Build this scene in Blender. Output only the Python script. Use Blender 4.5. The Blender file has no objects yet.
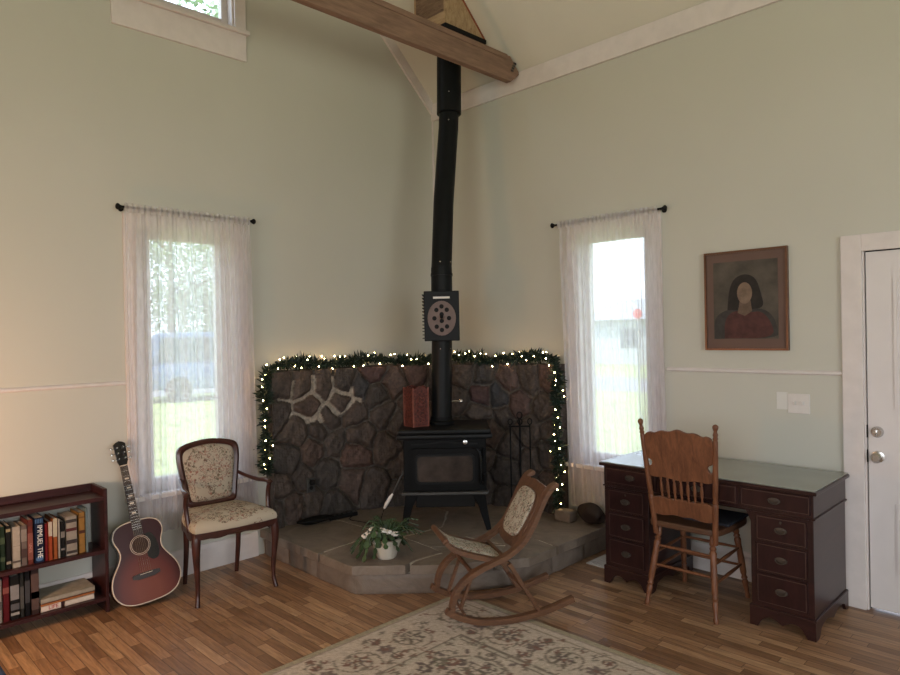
import bpy, bmesh, math, random
import numpy as np
from mathutils import Vector, Matrix
random.seed(7); np.random.seed(7)
S = bpy.context.scene
C = S.collection
PI = math.pi

# ------------------------------------------------------------------ camera
yaw, pitch, roll = 0.78794, -0.00702, -0.01993
r = Vector((math.cos(yaw), math.sin(yaw), 0))
fw = Vector((-math.sin(yaw)*math.cos(pitch), math.cos(yaw)*math.cos(pitch), math.sin(pitch)))
u = r.cross(fw)
r2 = math.cos(roll)*r + math.sin(roll)*u
u2 = -math.sin(roll)*r + math.cos(roll)*u
cam = bpy.data.objects.new('camera', bpy.data.cameras.new('camera')); C.objects.link(cam)
cam.matrix_world = Matrix(((r2.x, u2.x, -fw.x, 4.5253), (r2.y, u2.y, -fw.y, -4.3283), (r2.z, u2.z, -fw.z, 1.62), (0, 0, 0, 1)))
cam.data.sensor_width = 36; cam.data.lens = 666.3/900*36; cam.data.clip_start = 0.05; cam.data.clip_end = 300
S.camera = cam
# ------------------------------------------------------------------ world, sun, lamps, exposure
W = bpy.data.worlds.new('world'); S.world = W; W.use_nodes = True
wn = W.node_tree.nodes; wn.clear()
wo = wn.new('ShaderNodeOutputWorld'); wb = wn.new('ShaderNodeBackground')
wb.inputs[0].default_value = (0.68, 0.82, 1.0, 1); wb.inputs[1].default_value = 4.3
W.node_tree.links.new(wb.outputs[0], wo.inputs[0])
def light(name, kind, loc, energy, color, rot=None, **kw):
    l = bpy.data.lights.new(name, kind); l.energy = energy; l.color = color
    for k, v in kw.items(): setattr(l, k, v)
    o = bpy.data.objects.new(name, l); C.objects.link(o); o.location = loc
    if rot: o.rotation_euler = rot
    return o
light('sun', 'SUN', (0, 0, 20), 6.5, (1, .96, .88), (math.radians(28), math.radians(14), 0), angle=.02)
# daylight through the large windows in the walls behind the camera
light('daylight_east', 'AREA', (8.05, -4.1, 1.9), 102, (1.0, .958, .905), (0, math.radians(90), 0), shape='RECTANGLE', size=2.2, size_y=3.4)
light('daylight_south', 'AREA', (5.0, -7.65, 1.9), 88, (1.0, .958, .905), (math.radians(90), 0, 0), shape='RECTANGLE', size=3.2, size_y=2.2)
# portals that guide the skylight in through the windows in view (they give off nothing themselves)
for nm, loc, rot, sx, sy in (('portal_left', (-.13, -2.38, 1.47), (0, math.radians(-90), 0), 1.7, .6), ('portal_right', (1.90, .13, 1.47), (math.radians(-90), 0, 0), .6, 1.7), ('portal_high', (-.13, -2.36, 4.43), (0, math.radians(-90), 0), 1.1, .76)):
    o = light(nm, 'AREA', loc, 1, (1, 1, 1), rot, shape='RECTANGLE', size=sx, size_y=sy); o.data.cycles.is_portal = True
# warm reading lamp standing left of the picture
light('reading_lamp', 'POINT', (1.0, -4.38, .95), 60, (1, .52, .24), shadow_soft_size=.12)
S.view_settings.view_transform = 'Standard'; S.view_settings.look = 'None'
S.view_settings.gamma = 1; S.view_settings.use_curve_mapping = False
S.view_settings.exposure = 0.0

# ------------------------------------------------------------------ materials
def srgb(h):
    if isinstance(h, str):
        c = [int(h[i:i+2], 16)/255 for i in (0, 2, 4)]
        return tuple(x/12.92 if x <= .04045 else ((x+.055)/1.055)**2.4 for x in c)
    return tuple(h)
class NT:
    def __init__(s, name):
        s.m = bpy.data.materials.new(name); s.m.use_nodes = True
        s.t = s.m.node_tree; s.t.nodes.clear()
        s.out = s.n('ShaderNodeOutputMaterial'); s.b = s.n('ShaderNodeBsdfPrincipled')
        s.l(s.b.outputs[0], s.out.inputs[0])
    def n(s, k, **kw):
        o = s.t.nodes.new(k)
        for a, b in kw.items(): setattr(o, a, b)
        return o
    def l(s, a, b): s.t.links.new(a, b)
    def set(s, node, **kw):
        for k, v in kw.items():
            i = node.inputs[k.replace('_', ' ')]
            if isinstance(v, tuple) and len(v) == 3 and len(i.default_value) == 4: v = v+(1,)
            i.default_value = v
    def coords(s, scale=(1, 1, 1), rot=(0, 0, 0)):
        tc = s.n('ShaderNodeTexCoord'); mp = s.n('ShaderNodeMapping')
        mp.inputs['Scale'].default_value = scale; mp.inputs['Rotation'].default_value = rot
        s.l(tc.outputs['Object'], mp.inputs[0]); return mp.outputs[0]
    def noise(s, vec, scale, detail=4, rough=.55, dist=0):
        o = s.n('ShaderNodeTexNoise'); s.l(vec, o.inputs['Vector'])
        o.inputs['Scale'].default_value = scale; o.inputs['Detail'].default_value = detail
        o.inputs['Roughness'].default_value = rough; o.inputs['Distortion'].default_value = dist
        return o.outputs['Fac']
    def ramp(s, fac, stops, interp='LINEAR'):
        o = s.n('ShaderNodeValToRGB'); s.l(fac, o.inputs[0]); e = o.color_ramp.elements
        o.color_ramp.interpolation = interp
        while len(e) < len(stops): e.new(.5)
        for k, (p, c) in enumerate(stops):
            e[k].position = p; c = srgb(c) if not isinstance(c, (int, float)) else (c, c, c); e[k].color = tuple(c)+(1,)
        return o.outputs[0]
    def math(s, op, a, b=None, c=None):
        o = s.n('ShaderNodeMath', operation=op)
        for k, v in enumerate((a, b, c)):
            if v is None: continue
            if isinstance(v, (int, float)): o.inputs[k].default_value = v
            else: s.l(v, o.inputs[k])
        return o.outputs[0]
    def mix(s, fac, a, b, blend='MIX'):
        o = s.n('ShaderNodeMix', data_type='RGBA', blend_type=blend)
        for idx, v in ((0, fac), (6, a), (7, b)):
            if isinstance(v, (int, float)): o.inputs[idx].default_value = v
            elif isinstance(v, (tuple, str)): o.inputs[idx].default_value = srgb(v)+(1,)
            else: s.l(v, o.inputs[idx])
        return o.outputs[2]
    def bump(s, h, strength=.3, dist=.01):
        o = s.n('ShaderNodeBump'); s.l(h, o.inputs['Height']); o.inputs['Strength'].default_value = strength
        o.inputs['Distance'].default_value = dist; s.l(o.outputs[0], s.b.inputs['Normal'])
def plain(name, col, rough=.5, metal=0, var=.12, scale=20, bump=0, emit=None, coat=0, spec=.4):
    t = NT(name); col = srgb(col); v = t.coords(); n = t.noise(v, scale)
    lo = tuple(c*(1-var) for c in col); hi = tuple(min(1, c*(1+var)) for c in col)
    t.l(t.ramp(n, [(.3, lo), (.7, hi)]), t.b.inputs['Base Color'])
    t.b.inputs['Roughness'].default_value = rough; t.b.inputs['Metallic'].default_value = metal; t.b.inputs['Specular IOR Level'].default_value = spec
    if coat: t.b.inputs['Coat Weight'].default_value = coat; t.b.inputs['Coat Roughness'].default_value = .1
    if bump: t.bump(n, bump, .005)
    if emit:
        t.b.inputs['Emission Color'].default_value = srgb(emit[0])+(1,); t.b.inputs['Emission Strength'].default_value = emit[1]
    return t.m
def wood(name, c1, c2, scale=(3, 40, 40), rough=.4, coat=0, spec=.5):
    t = NT(name); v = t.coords(scale); n = t.noise(v, 1.2, 6, .6, .6); n2 = t.noise(v, 6, 3)
    k = t.math('ADD', t.math('MULTIPLY', n, .75), t.math('MULTIPLY', n2, .25))
    t.l(t.ramp(k, [(.35, c1), (.65, c2)]), t.b.inputs['Base Color'])
    t.b.inputs['Roughness'].default_value = rough; t.bump(k, .12, .003)
    t.b.inputs['Specular IOR Level'].default_value = spec
    if coat: t.b.inputs['Coat Weight'].default_value = coat; t.b.inputs['Coat Roughness'].default_value = .12
    return t.m
def vcol(name, rough=.8, bump=.3, scale=60, attr='Col', spread=.28):
    t = NT(name); a = t.n('ShaderNodeAttribute', attribute_name=attr); v = t.coords(); n = t.noise(v, scale)
    f = t.ramp(n, [(.25, 1-spread), (.75, 1+spread)])
    t.l(t.mix(1.0, a.outputs['Color'], f, 'MULTIPLY'), t.b.inputs['Base Color'])
    t.b.inputs['Roughness'].default_value = rough
    if bump: t.bump(n, bump, .006)
    return t.m
def tapestry(name, base, cols, scale, centre=(0, 0, 0), rad=(.2, .2, .2), inner=True):
    """cream woven cloth with a floral medallion and a border of scrolls"""
    t = NT(name); v = t.coords()
    n = t.noise(v, scale, 4, .6, 1.6); line = t.math('LESS_THAN', t.math('ABSOLUTE', t.math('SUBTRACT', n, .5)), .030)
    vo = t.n('ShaderNodeTexVoronoi'); t.l(v, vo.inputs['Vector']); vo.inputs['Scale'].default_value = scale*1.2
    blob = t.math('LESS_THAN', vo.outputs['Distance'], .30)
    mp = t.n('ShaderNodeMapping'); tc = t.n('ShaderNodeTexCoord'); t.l(tc.outputs['Object'], mp.inputs[0])
    mp.inputs['Scale'].default_value = tuple(1/q for q in rad); mp.inputs['Location'].default_value = tuple(-c/q for c, q in zip(centre, rad))
    ln = t.n('ShaderNodeVectorMath', operation='LENGTH'); t.l(mp.outputs[0], ln.inputs[0])
    dens = t.ramp(ln.outputs['Value'], [(0, .95), (.42, .80), (.55, .18), (.68, .25), (.80, .75), (.95, .55), (1.0, .0)]) if inner else None
    g = t.noise(v, scale*.55, 2)
    gate = t.math('GREATER_THAN', t.math('ADD', g, t.math('MULTIPLY', dens, .34)), .60) if inner else t.math('GREATER_THAN', g, .42)
    mask = t.math('MULTIPLY', t.math('MAXIMUM', line, blob), gate)
    n3 = t.noise(v, scale*.6, 3); colr = t.ramp(n3, [(0, cols[0]), (.44, cols[1]), (.52, cols[2]), (.60, cols[0])], 'CONSTANT')
    t.l(t.mix(t.math('MULTIPLY', mask, .88), base, colr), t.b.inputs['Base Color'])
    t.b.inputs['Roughness'].default_value = .95; t.b.inputs['Specular IOR Level'].default_value = .1; t.bump(t.noise(v, 400, 2), .2, .002)
    return t.m

MT = {}
# wall paint: pale sage
t = NT('sage_wall_paint'); v = t.coords(); n = t.noise(v, 1.3, 3); n2 = t.noise(v, 90, 3)
t.l(t.ramp(n, [(.3, (.480, .469, .405)), (.7, (.503, .490, .425))]), t.b.inputs['Base Color']); t.b.inputs['Roughness'].default_value = .6; t.bump(n2, .08, .002)
MT['wall'] = t.m
MT['ceiling'] = plain('ceiling_paint', (.60, .57, .49), .7, var=.03, scale=2)
MT['trim'] = plain('white_trim_paint', (.63, .575, .55), .45, var=.05, scale=12, bump=.05)
MT['doorp'] = plain('white_door_paint', (.64, .60, .585), .4, var=.03, scale=4)
# oak strip floor, boards along x
t = NT('oak_strip_floor'); tc = t.n('ShaderNodeTexCoord'); sp = t.n('ShaderNodeSeparateXYZ'); t.l(tc.outputs['Object'], sp.inputs[0])
row = t.math('DIVIDE', sp.outputs[1], .057); rf = t.math('FLOOR', row)
wn1 = t.n('ShaderNodeTexWhiteNoise', noise_dimensions='1D'); t.l(rf, wn1.inputs['W'])
xx = t.math('ADD', t.math('DIVIDE', sp.outputs[0], .42), t.math('MULTIPLY', wn1.outputs[0], 7.3)); xf = t.math('FLOOR', xx)
cb = t.n('ShaderNodeCombineXYZ'); t.l(rf, cb.inputs[0]); t.l(xf, cb.inputs[1])
wn2 = t.n('ShaderNodeTexWhiteNoise', noise_dimensions='2D'); t.l(cb.outputs[0], wn2.inputs['Vector'])
mp = t.n('ShaderNodeMapping'); mp.inputs['Scale'].default_value = (3, 38, 1); t.l(tc.outputs['Object'], mp.inputs[0])
vv = t.n('ShaderNodeVectorMath', operation='ADD'); t.l(mp.outputs[0], vv.inputs[0]); t.l(wn2.outputs['Color'], vv.inputs[1])
gr = t.noise(vv.outputs[0], 1.6, 6, .62, .8)
base = t.ramp(wn2.outputs[0], [(0, (.17, .090, .048)), (.3, (.26, .145, .078)), (.7, (.33, .19, .105)), (1, (.39, .24, .135))])
grc = t.ramp(gr, [(.3, .60), (.62, 1.25)])
col = t.mix(1.0, base, grc, 'MULTIPLY')
fy = t.math('FRACT', row); fx = t.math('FRACT', xx)
ey = t.math('MINIMUM', fy, t.math('SUBTRACT', 1.0, fy)); ex = t.math('MULTIPLY', t.math('MINIMUM', fx, t.math('SUBTRACT', 1.0, fx)), 8.6)
gap = t.math('LESS_THAN', t.math('MINIMUM', ey, ex), .028)
t.l(t.mix(t.math('MULTIPLY', gap, .75), col, (.04, .02, .012)), t.b.inputs['Base Color'])
t.l(t.ramp(gr, [(.2, .34), (.8, .5)]), t.b.inputs['Roughness'])
t.bump(t.math('SUBTRACT', t.math('MULTIPLY', gr, .25), gap), .25, .002)
MT['floor'] = t.m
MT['stone'] = vcol('field_stone', .75, .9, 38, spread=.5)
MT['slab'] = None
def slabmat(name, c1, c2, c3):
    t = NT(name); v = t.coords((2.2, 2.2, 3)); n = t.noise(v, 2.2, 7, .65, 1.2); n2 = t.noise(v, 14, 5)
    t.l(t.ramp(n, [(.25, c1), (.5, c2), (.75, c3)]), t.b.inputs['Base Color']); t.b.inputs['Roughness'].default_value = .62
    t.bump(t.math('ADD', n, t.math('MULTIPLY', n2, .3)), .5, .012); return t.m
MT['slab'] = slabmat('sandstone_slab', (.105, .080, .060), (.165, .130, .100), (.215, .172, .136))
MT['block'] = slabmat('sandstone_block', (.10, .078, .060), (.145, .114, .090), (.185, .15, .12))
MT['grout'] = plain('pale_grout', (.40, .36, .30), .9, var=.2, scale=60, bump=.3)
MT['iron'] = plain('black_cast_iron', (.004, .0045, .005), .6, 0, spec=.1, var=.3, scale=60, bump=.15)
MT['ironsat'] = plain('satin_black_steel', (.0055, .0062, .0066), .42, 0, spec=.14, var=.2, scale=14)
MT['ironlt'] = plain('worn_grey_steel', (.05, .05, .048), .5, .3)
MT['stoveglass'] = plain('sooty_stove_glass', (.030, .022, .018), .25, 0, spec=.3, var=.6, scale=9)
MT['nickel'] = plain('bright_nickel', (.55, .54, .52), .25, 1)
MT['disc'] = plain('brown_enamel_disc', (.12, .080, .068), .5, .1)
MT['mahog'] = wood('mahogany_veneer', (.015, .0055, .0055), (.031, .011, .010), (3, 3, 18), .30, .05, .35)
MT['mahogd'] = wood('mahogany_drawer_veneer', (.015, .0055, .0055), (.032, .011, .010), (12, 3, 3), .34, 0, .25)
MT['inlay'] = plain('pale_string_inlay', (.062, .032, .024), .5)
MT['brass'] = plain('aged_brass', (.060, .046, .036), .5, .4)
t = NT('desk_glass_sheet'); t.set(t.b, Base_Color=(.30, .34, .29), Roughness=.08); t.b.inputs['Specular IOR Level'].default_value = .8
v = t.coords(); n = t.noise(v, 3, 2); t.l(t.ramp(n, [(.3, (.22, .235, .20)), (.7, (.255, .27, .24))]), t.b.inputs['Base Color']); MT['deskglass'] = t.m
MT['oak'] = wood('golden_oak', (.095, .036, .017), (.185, .075, .035), (30, 30, 4), .42, 0, .35)
MT['oakdk'] = wood('worn_oak_seat', (.055, .026, .015), (.095, .044, .024), (4, 30, 30), .4, 0, .4)
MT['rock'] = wood('walnut_rocker_wood', (.078, .037, .020), (.155, .074, .038), (7, 30, 30), .4, 0, .35)
MT['armw'] = wood('dark_red_walnut', (.026, .009, .007), (.058, .018, .013), (10, 10, 10), .3, .1, .4)
MT['shelf'] = wood('cherry_stained_wood', (.019, .0055, .006), (.043, .0115, .011), (20, 3, 20), .4, .03, .25)
MT['beam'] = wood('rough_pine_beam', (.15, .088, .058), (.26, .155, .105), (30, 3, 30), .75)
MT['boxw'] = wood('raw_pine_board', (.24, .15, .075), (.42, .29, .16), (3, 30, 14), .8)
AC = ((.12, .065, .048), (.10, .085, .055), (.24, .10, .075))
t = NT('rough_brown_sheathing'); v = t.coords((8, 8, 40)); n = t.noise(v, 1.2, 6, .7, 1); t.l(t.ramp(n, [(.3, (.10, .055, .03)), (.7, (.26, .165, .10))]), t.b.inputs['Base Color']); t.b.inputs['Roughness'].default_value = .9; t.bump(n, 1, .02); MT['sheath'] = t.m
MT['tap_arm'] = tapestry('tapestry_armchair_back', (.36, .31, .24), AC, 30, (-.235, 0, .70), (.2, .195, .215))
MT['tap_seat'] = tapestry('tapestry_armchair_seat', (.40, .345, .265), AC, 30, (.0, 0, .52), (.262, .30, .2))
MT['tap_rock'] = tapestry('tapestry_rocker', (.40, .36, .29), ((.11, .075, .06), (.09, .10, .07), (.20, .08, .06)), 36, inner=False)
MT['black'] = plain('matte_black', (.006, .006, .006), .6, spec=.15)
MT['blackgl'] = plain('glossy_black', (.012, .012, .013), .15, coat=.5)
MT['plastic_w'] = plain('white_plastic', (.60, .57, .54), .4, var=.03)
MT['pot'] = plain('cream_ceramic', (.50, .47, .40), .35, var=.05)
MT['soil'] = plain('potting_soil', (.03, .02, .015), .95, bump=.6)
MT['leaf'] = plain('cactus_leaf', (.032, .060, .022), .45, var=.5, scale=14)
MT['petal'] = plain('white_petal', (.72, .66, .60), .6)
MT['needle'] = plain('garland_needles', (.010, .022, .014), .55, var=.5, scale=25)
MT['wire'] = plain('green_wire', (.01, .025, .012), .5)
MT['bulb'] = plain('warm_bulb', (.9, .75, .5), .3, emit=((1, .62, .26), 75.0))
MT['copper'] = plain('red_punched_tin', (.085, .020, .014), .5, .2, var=.8, scale=70, bump=1)
MT['coppere'] = plain('copper_edge', (.17, .050, .032), .45, .3, var=.3)
MT['gold'] = plain('bronze_gilt_frame', (.16, .085, .055), .35, .6)
MT['mat'] = plain('brown_mat_board', (.125, .075, .058), .8, var=.06, scale=6)

def cloth_sheer(name, col, transp, weave=True):
    t = NT(name); t.t.nodes.remove(t.b)
    tr = t.n('ShaderNodeBsdfTransparent'); di = t.n('ShaderNodeBsdfDiffuse'); tl = t.n('ShaderNodeBsdfTranslucent')
    di.inputs[0].default_value = col+(1,); tl.inputs[0].default_value = col+(1,)
    m1 = t.n('ShaderNodeMixShader'); m1.inputs[0].default_value = .62; t.l(di.outputs[0], m1.inputs[1]); t.l(tl.outputs[0], m1.inputs[2])
    m2 = t.n('ShaderNodeMixShader'); t.l(m1.outputs[0], m2.inputs[1]); t.l(tr.outputs[0], m2.inputs[2])
    v = t.coords((1, 1, .25)); n = t.noise(v, 40, 4)
    t.l(t.ramp(n, [(.3, max(0, transp-.06)), (.7, min(1, transp+.06))]), m2.inputs[0])
    t.l(m2.outputs[0], t.out.inputs[0]); return t.m
MT['sheer'] = cloth_sheer('sheer_curtain', (.84, .80, .81), .47)
# lace: pale net with scroll pattern
t = NT('lace_net'); t.t.nodes.remove(t.b)
tr = t.n('ShaderNodeBsdfTransparent'); di = t.n('ShaderNodeBsdfDiffuse'); tl = t.n('ShaderNodeBsdfTranslucent')
for d in (di, tl): d.inputs[0].default_value = (.80, .80, .80, 1)
m1 = t.n('ShaderNodeMixShader'); m1.inputs[0].default_value = .55; t.l(di.outputs[0], m1.inputs[1]); t.l(tl.outputs[0], m1.inputs[2])
m2 = t.n('ShaderNodeMixShader'); t.l(m1.outputs[0], m2.inputs[1]); t.l(tr.outputs[0], m2.inputs[2])
v = t.coords(); vo = t.n('ShaderNodeTexVoronoi', feature='DISTANCE_TO_EDGE'); t.l(v, vo.inputs['Vector']); vo.inputs['Scale'].default_value = 17
n = t.noise(v, 24, 3, .5, 1.5); ring = t.math('LESS_THAN', t.math('ABSOLUTE', t.math('SUBTRACT', n, .5)), .03)
edge = t.math('LESS_THAN', vo.outputs['Distance'], .05); k = t.math('MAXIMUM', ring, edge)
t.l(t.math('SUBTRACT', .88, t.math('MULTIPLY', k, .35)), m2.inputs[0]); t.l(m2.outputs[0], t.out.inputs[0]); MT['lace'] = t.m
# window glass
t = NT('window_glass'); t.t.nodes.remove(t.b); tr = t.n('ShaderNodeBsdfTransparent'); gl = t.n('ShaderNodeBsdfGlossy'); gl.inputs['Roughness'].default_value = .02
m2 = t.n('ShaderNodeMixShader'); m2.inputs[0].default_value = .06; t.l(tr.outputs[0], m2.inputs[1]); t.l(gl.outputs[0], m2.inputs[2]); t.l(m2.outputs[0], t.out.inputs[0]); MT['glass'] = t.m

# ------------------------------------------------------------------ mesh helpers
class MB:
    def __init__(s): s.bm = bmesh.new()
    def _x(s, vs, M):
        if M is not None: bmesh.ops.transform(s.bm, matrix=M, verts=vs)
    def box(s, a, b, bev=0, M=None, seg=2):
        r_ = bmesh.ops.create_cube(s.bm, size=1); vs = r_['verts']
        for w in vs:
            w.co = Vector(((a[i]+b[i])/2+w.co[i]*abs(b[i]-a[i]) for i in range(3)))
        if bev:
            es = list({e for w in vs for e in w.link_edges})
            rr = bmesh.ops.bevel(s.bm, geom=es, offset=bev, segments=seg, affect='EDGES', profile=.5)
            vs = list({w for f in rr['faces'] for w in f.verts}|{w for w in vs if w.is_valid})
        s._x(vs, M); return s
    def prism(s, pts, lo, hi, axis='z', bev=0, M=None):
        """pts 2-D outline; extruded along axis"""
        def mk(p, h):
            return {'z': (p[0], p[1], h), 'y': (p[0], h, p[1]), 'x': (h, p[0], p[1])}[axis]
        v0 = [s.bm.verts.new(mk(p, lo)) for p in pts]; v1 = [s.bm.verts.new(mk(p, hi)) for p in pts]
        fs = [s.bm.faces.new(v0), s.bm.faces.new(v1[::-1])]
        n = len(pts)
        for i in range(n): fs.append(s.bm.faces.new((v0[i], v1[i], v1[(i+1) % n], v0[(i+1) % n])))
        vs = v0+v1
        bmesh.ops.recalc_face_normals(s.bm, faces=fs)
        if bev:
            es = list(fs[0].edges)+list(fs[1].edges)
            rr = bmesh.ops.bevel(s.bm, geom=es, offset=bev, segments=2, affect='EDGES', profile=.5)
            vs = list({w for f in rr['faces'] for w in f.verts}|{w for w in vs if w.is_valid})
        s._x(vs, M); return s
    def tube(s, path, rad, n=10, M=None, cap=True, flat=None, up=None):
        """sweep a circle (or ellipse rad x rad*flat) along the path"""
        P = [Vector(p) for p in path]; R_ = rad if isinstance(rad, (list, tuple)) else [rad]*len(P)
        rings = []; side = None
        for i, p in enumerate(P):
            d = (P[min(i+1, len(P)-1)]-P[max(i-1, 0)]).normalized()
            if up is not None: side = d.cross(Vector(up)).normalized()
            elif side is None:
                side = d.cross(Vector((0, 0, 1)) if abs(d.z) < .9 else Vector((1, 0, 0))).normalized()
            else:
                side = (side-d*side.dot(d)).normalized()
            nn = side.cross(d)
            rr = R_[i]; ra, rb = (rr if isinstance(rr, (list, tuple)) else (rr, rr*(flat or 1)))
            rings.append([s.bm.verts.new(p+side*ra*math.cos(2*PI*k/n)+nn*rb*math.sin(2*PI*k/n)) for k in range(n)])
        for a, b in zip(rings[:-1], rings[1:]):
            for k in range(n): s.bm.faces.new((a[k], a[(k+1) % n], b[(k+1) % n], b[k]))
        if cap: s.bm.faces.new(rings[0][::-1]); s.bm.faces.new(rings[-1])
        s._x([w for g in rings for w in g], M); return s
    def bar(s, path, w, h, up, M=None, bev=0):
        """rectangular section swept along path; w across, h along 'up'. w/h may be lists"""
        P = [Vector(p) for p in path]; rings = []
        rs_ = lambda q: [float(np.interp(i/(len(P)-1), np.linspace(0, 1, len(q)), q)) for i in range(len(P))] if isinstance(q, (list, tuple)) else q
        w, h = rs_(w), rs_(h)
        for i, p in enumerate(P):
            d = (P[min(i+1, len(P)-1)]-P[max(i-1, 0)]).normalized()
            sd = d.cross(Vector(up)).normalized(); nn = sd.cross(d).normalized()
            ww = (w[i] if isinstance(w, (list, tuple)) else w)/2; hh = (h[i] if isinstance(h, (list, tuple)) else h)/2
            c = .13*min(ww, hh)
            q = [(ww-c, hh), (ww, hh-c), (ww, -hh+c), (ww-c, -hh), (-ww+c, -hh), (-ww, -hh+c), (-ww, hh-c), (-ww+c, hh)]
            rings.append([s.bm.verts.new(p+sd*a+nn*b) for a, b in q])
        for a, b in zip(rings[:-1], rings[1:]):
            for k in range(8): s.bm.faces.new((a[k], a[(k+1) % 8], b[(k+1) % 8], b[k]))
        s.bm.faces.new(rings[0][::-1]); s.bm.faces.new(rings[-1])
        s._x([w_ for g in rings for w_ in g], M); return s
    def turned(s, p0, p1, prof, n=12, M=None):
        """lathe between two points; prof = [(t, radius)]"""
        a, b = Vector(p0), Vector(p1)
        return s.tube([a+(b-a)*t_ for t_, _ in prof], [q for _, q in prof], n, M)
    def ball(s, c, rad, n=10, sc=(1, 1, 1), M=None):
        r_ = bmesh.ops.create_uvsphere(s.bm, u_segments=n, v_segments=max(4, n//2), radius=rad)
        for w in r_['verts']: w.co = Vector((w.co.x*sc[0]+c[0], w.co.y*sc[1]+c[1], w.co.z*sc[2]+c[2]))
        s._x(r_['verts'], M); return s
    def grid(s, fn, nu, nv, M=None):
        g = [[s.bm.verts.new(fn(i/nu, j/nv)) for j in range(nv+1)] for i in range(nu+1)]
        for i in range(nu):
            for j in range(nv): s.bm.faces.new((g[i][j], g[i+1][j], g[i+1][j+1], g[i][j+1]))
        s._x([w for q in g for w in q], M); return s
    def build(s, name, mat, parent=None, smooth=False, kind=None, fix=True):
        if fix: bmesh.ops.recalc_face_normals(s.bm, faces=s.bm.faces)
        me = bpy.data.meshes.new(name); s.bm.to_mesh(me); s.bm.free()
        me.materials.append(MT[mat] if isinstance(mat, str) else mat)
        if smooth:
            for p in me.polygons: p.use_smooth = True
            try: me.set_sharp_from_angle(angle=math.radians(42))
            except Exception: pass
        o = bpy.data.objects.new(name, me); C.objects.link(o)
        if parent is not None: o.parent = parent
        if kind: o['kind'] = kind
        return o
def tag(o, label, cat, group=None):
    o['label'] = label; o['category'] = cat
    if group: o['group'] = group
    return o
def thing(name, label, cat, loc=(0, 0, 0), rz=0, group=None):
    o = bpy.data.objects.new(name, None); C.objects.link(o); o.location = loc; o.rotation_euler = (0, 0, rz); o.empty_display_size = .05
    return tag(o, label, cat, group)
def sempty(name, loc=(0, 0, 0)):
    o = bpy.data.objects.new(name, None); C.objects.link(o); o.location = loc; o['kind'] = 'structure'; return o
def chaikin(P, k=2):
    P = [Vector(p) for p in P]
    for _ in range(k):
        n = [P[0]]
        for a, b in zip(P[:-1], P[1:]): n += [a*.75+b*.25, a*.25+b*.75]
        n.append(P[-1]); P = n
    return P
def text_mesh(name, body, size, mat, parent, loc, rot, depth=.0006, align='CENTER', sx=1):
    cu = bpy.data.curves.new(name, 'FONT'); cu.body = body; cu.size = size; cu.extrude = depth; cu.align_x = align; cu.align_y = 'CENTER'
    tmp = bpy.data.objects.new(name+'_tmp', cu); C.objects.link(tmp)
    me = bpy.data.meshes.new_from_object(tmp); bpy.data.objects.remove(tmp)
    me.materials.append(MT[mat]); o = bpy.data.objects.new(name, me); C.objects.link(o); o.parent = parent; o.location = loc; o.rotation_euler = rot; o.scale = (sx, 1, 1)
    return o

def ring_frame(mb, outer, inner, lo, hi):
    n = len(outer)
    def P_(p, y_): return mb.bm.verts.new((p[0], y_, p[1]))
    a = [P_(p, lo) for p in outer]; b = [P_(p, hi) for p in outer]; c = [P_(p, lo) for p in inner]; d_ = [P_(p, hi) for p in inner]
    for i in range(n):
        j = (i+1) % n
        mb.bm.faces.new((a[i], a[j], b[j], b[i])); mb.bm.faces.new((c[i], d_[i], d_[j], c[j])); mb.bm.faces.new((a[i], c[i], c[j], a[j])); mb.bm.faces.new((b[i], b[j], d_[j], d_[i]))
# ------------------------------------------------------------------ room shell
XB, YB, TH = 8.2, -7.8, .15          # back walls; eave height 3.76, 44 degree roof, ridge along x
ZE, SL = 3.76, .97; YR = YB/2; ZR = ZE+SL*(-YR)
def walled(name, axis, pos0, pos1, a0, a1, z0, z1, holes, mat='wall'):
    A = sorted({a0, a1}|{h for o in holes for h in o[:2]}); Z = sorted({z0, z1}|{h for o in holes for h in o[2:]})
    mb = MB()
    for i in range(len(A)-1):
        for j in range(len(Z)-1):
            ca, cz = (A[i]+A[i+1])/2, (Z[j]+Z[j+1])/2
            if any(h[0] < ca < h[1] and h[2] < cz < h[3] for h in holes): continue
            if axis == 'x': mb.box((pos0, A[i], Z[j]), (pos1, A[i+1], Z[j+1]))
            else: mb.box((A[i], pos0, Z[j]), (A[i+1], pos1, Z[j+1]))
    bmesh.ops.remove_doubles(mb.bm, verts=mb.bm.verts, dist=1e-5)
    return mb.build(name, mat, kind='structure')
HL = (-2.70, -2.02, .60, 2.35); HU = (-2.74, -1.98, 3.86, 5.0); HR = (1.58, 2.20, .60, 2.35); HD = (3.50, 4.41, 0, 2.045)
walled('wall_left', 'x', -TH, 0, YB-TH, TH, 0, 7.7, [HL, HU])
walled('wall_right', 'y', 0, TH, 0, XB+TH, 0, 3.9, [HR, HD])
walled('wall_back', 'x', XB, XB+TH, YB-TH, TH, 0, 7.7, [(-5.8, -2.4, .8, 3.0)])
walled('wall_front', 'y', YB-TH, YB, 0, XB, 0, 3.9, [(3.4, 6.6, .8, 3.0)])
MB().box((-TH, YB-TH, -.12), (XB+TH, TH, 0)).build('floor', 'floor', kind='structure')
mb = MB()
mb.prism([(0, ZE), (YR, ZR), (YR, ZR+.14), (.02, ZE+.14)], 0, XB, 'x')
mb.prism([(YB, ZE), (YR, ZR), (YR, ZR+.14), (YB-.02, ZE+.14)], 0, XB, 'x')
mb.build('ceiling', 'ceiling', kind='structure')
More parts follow.
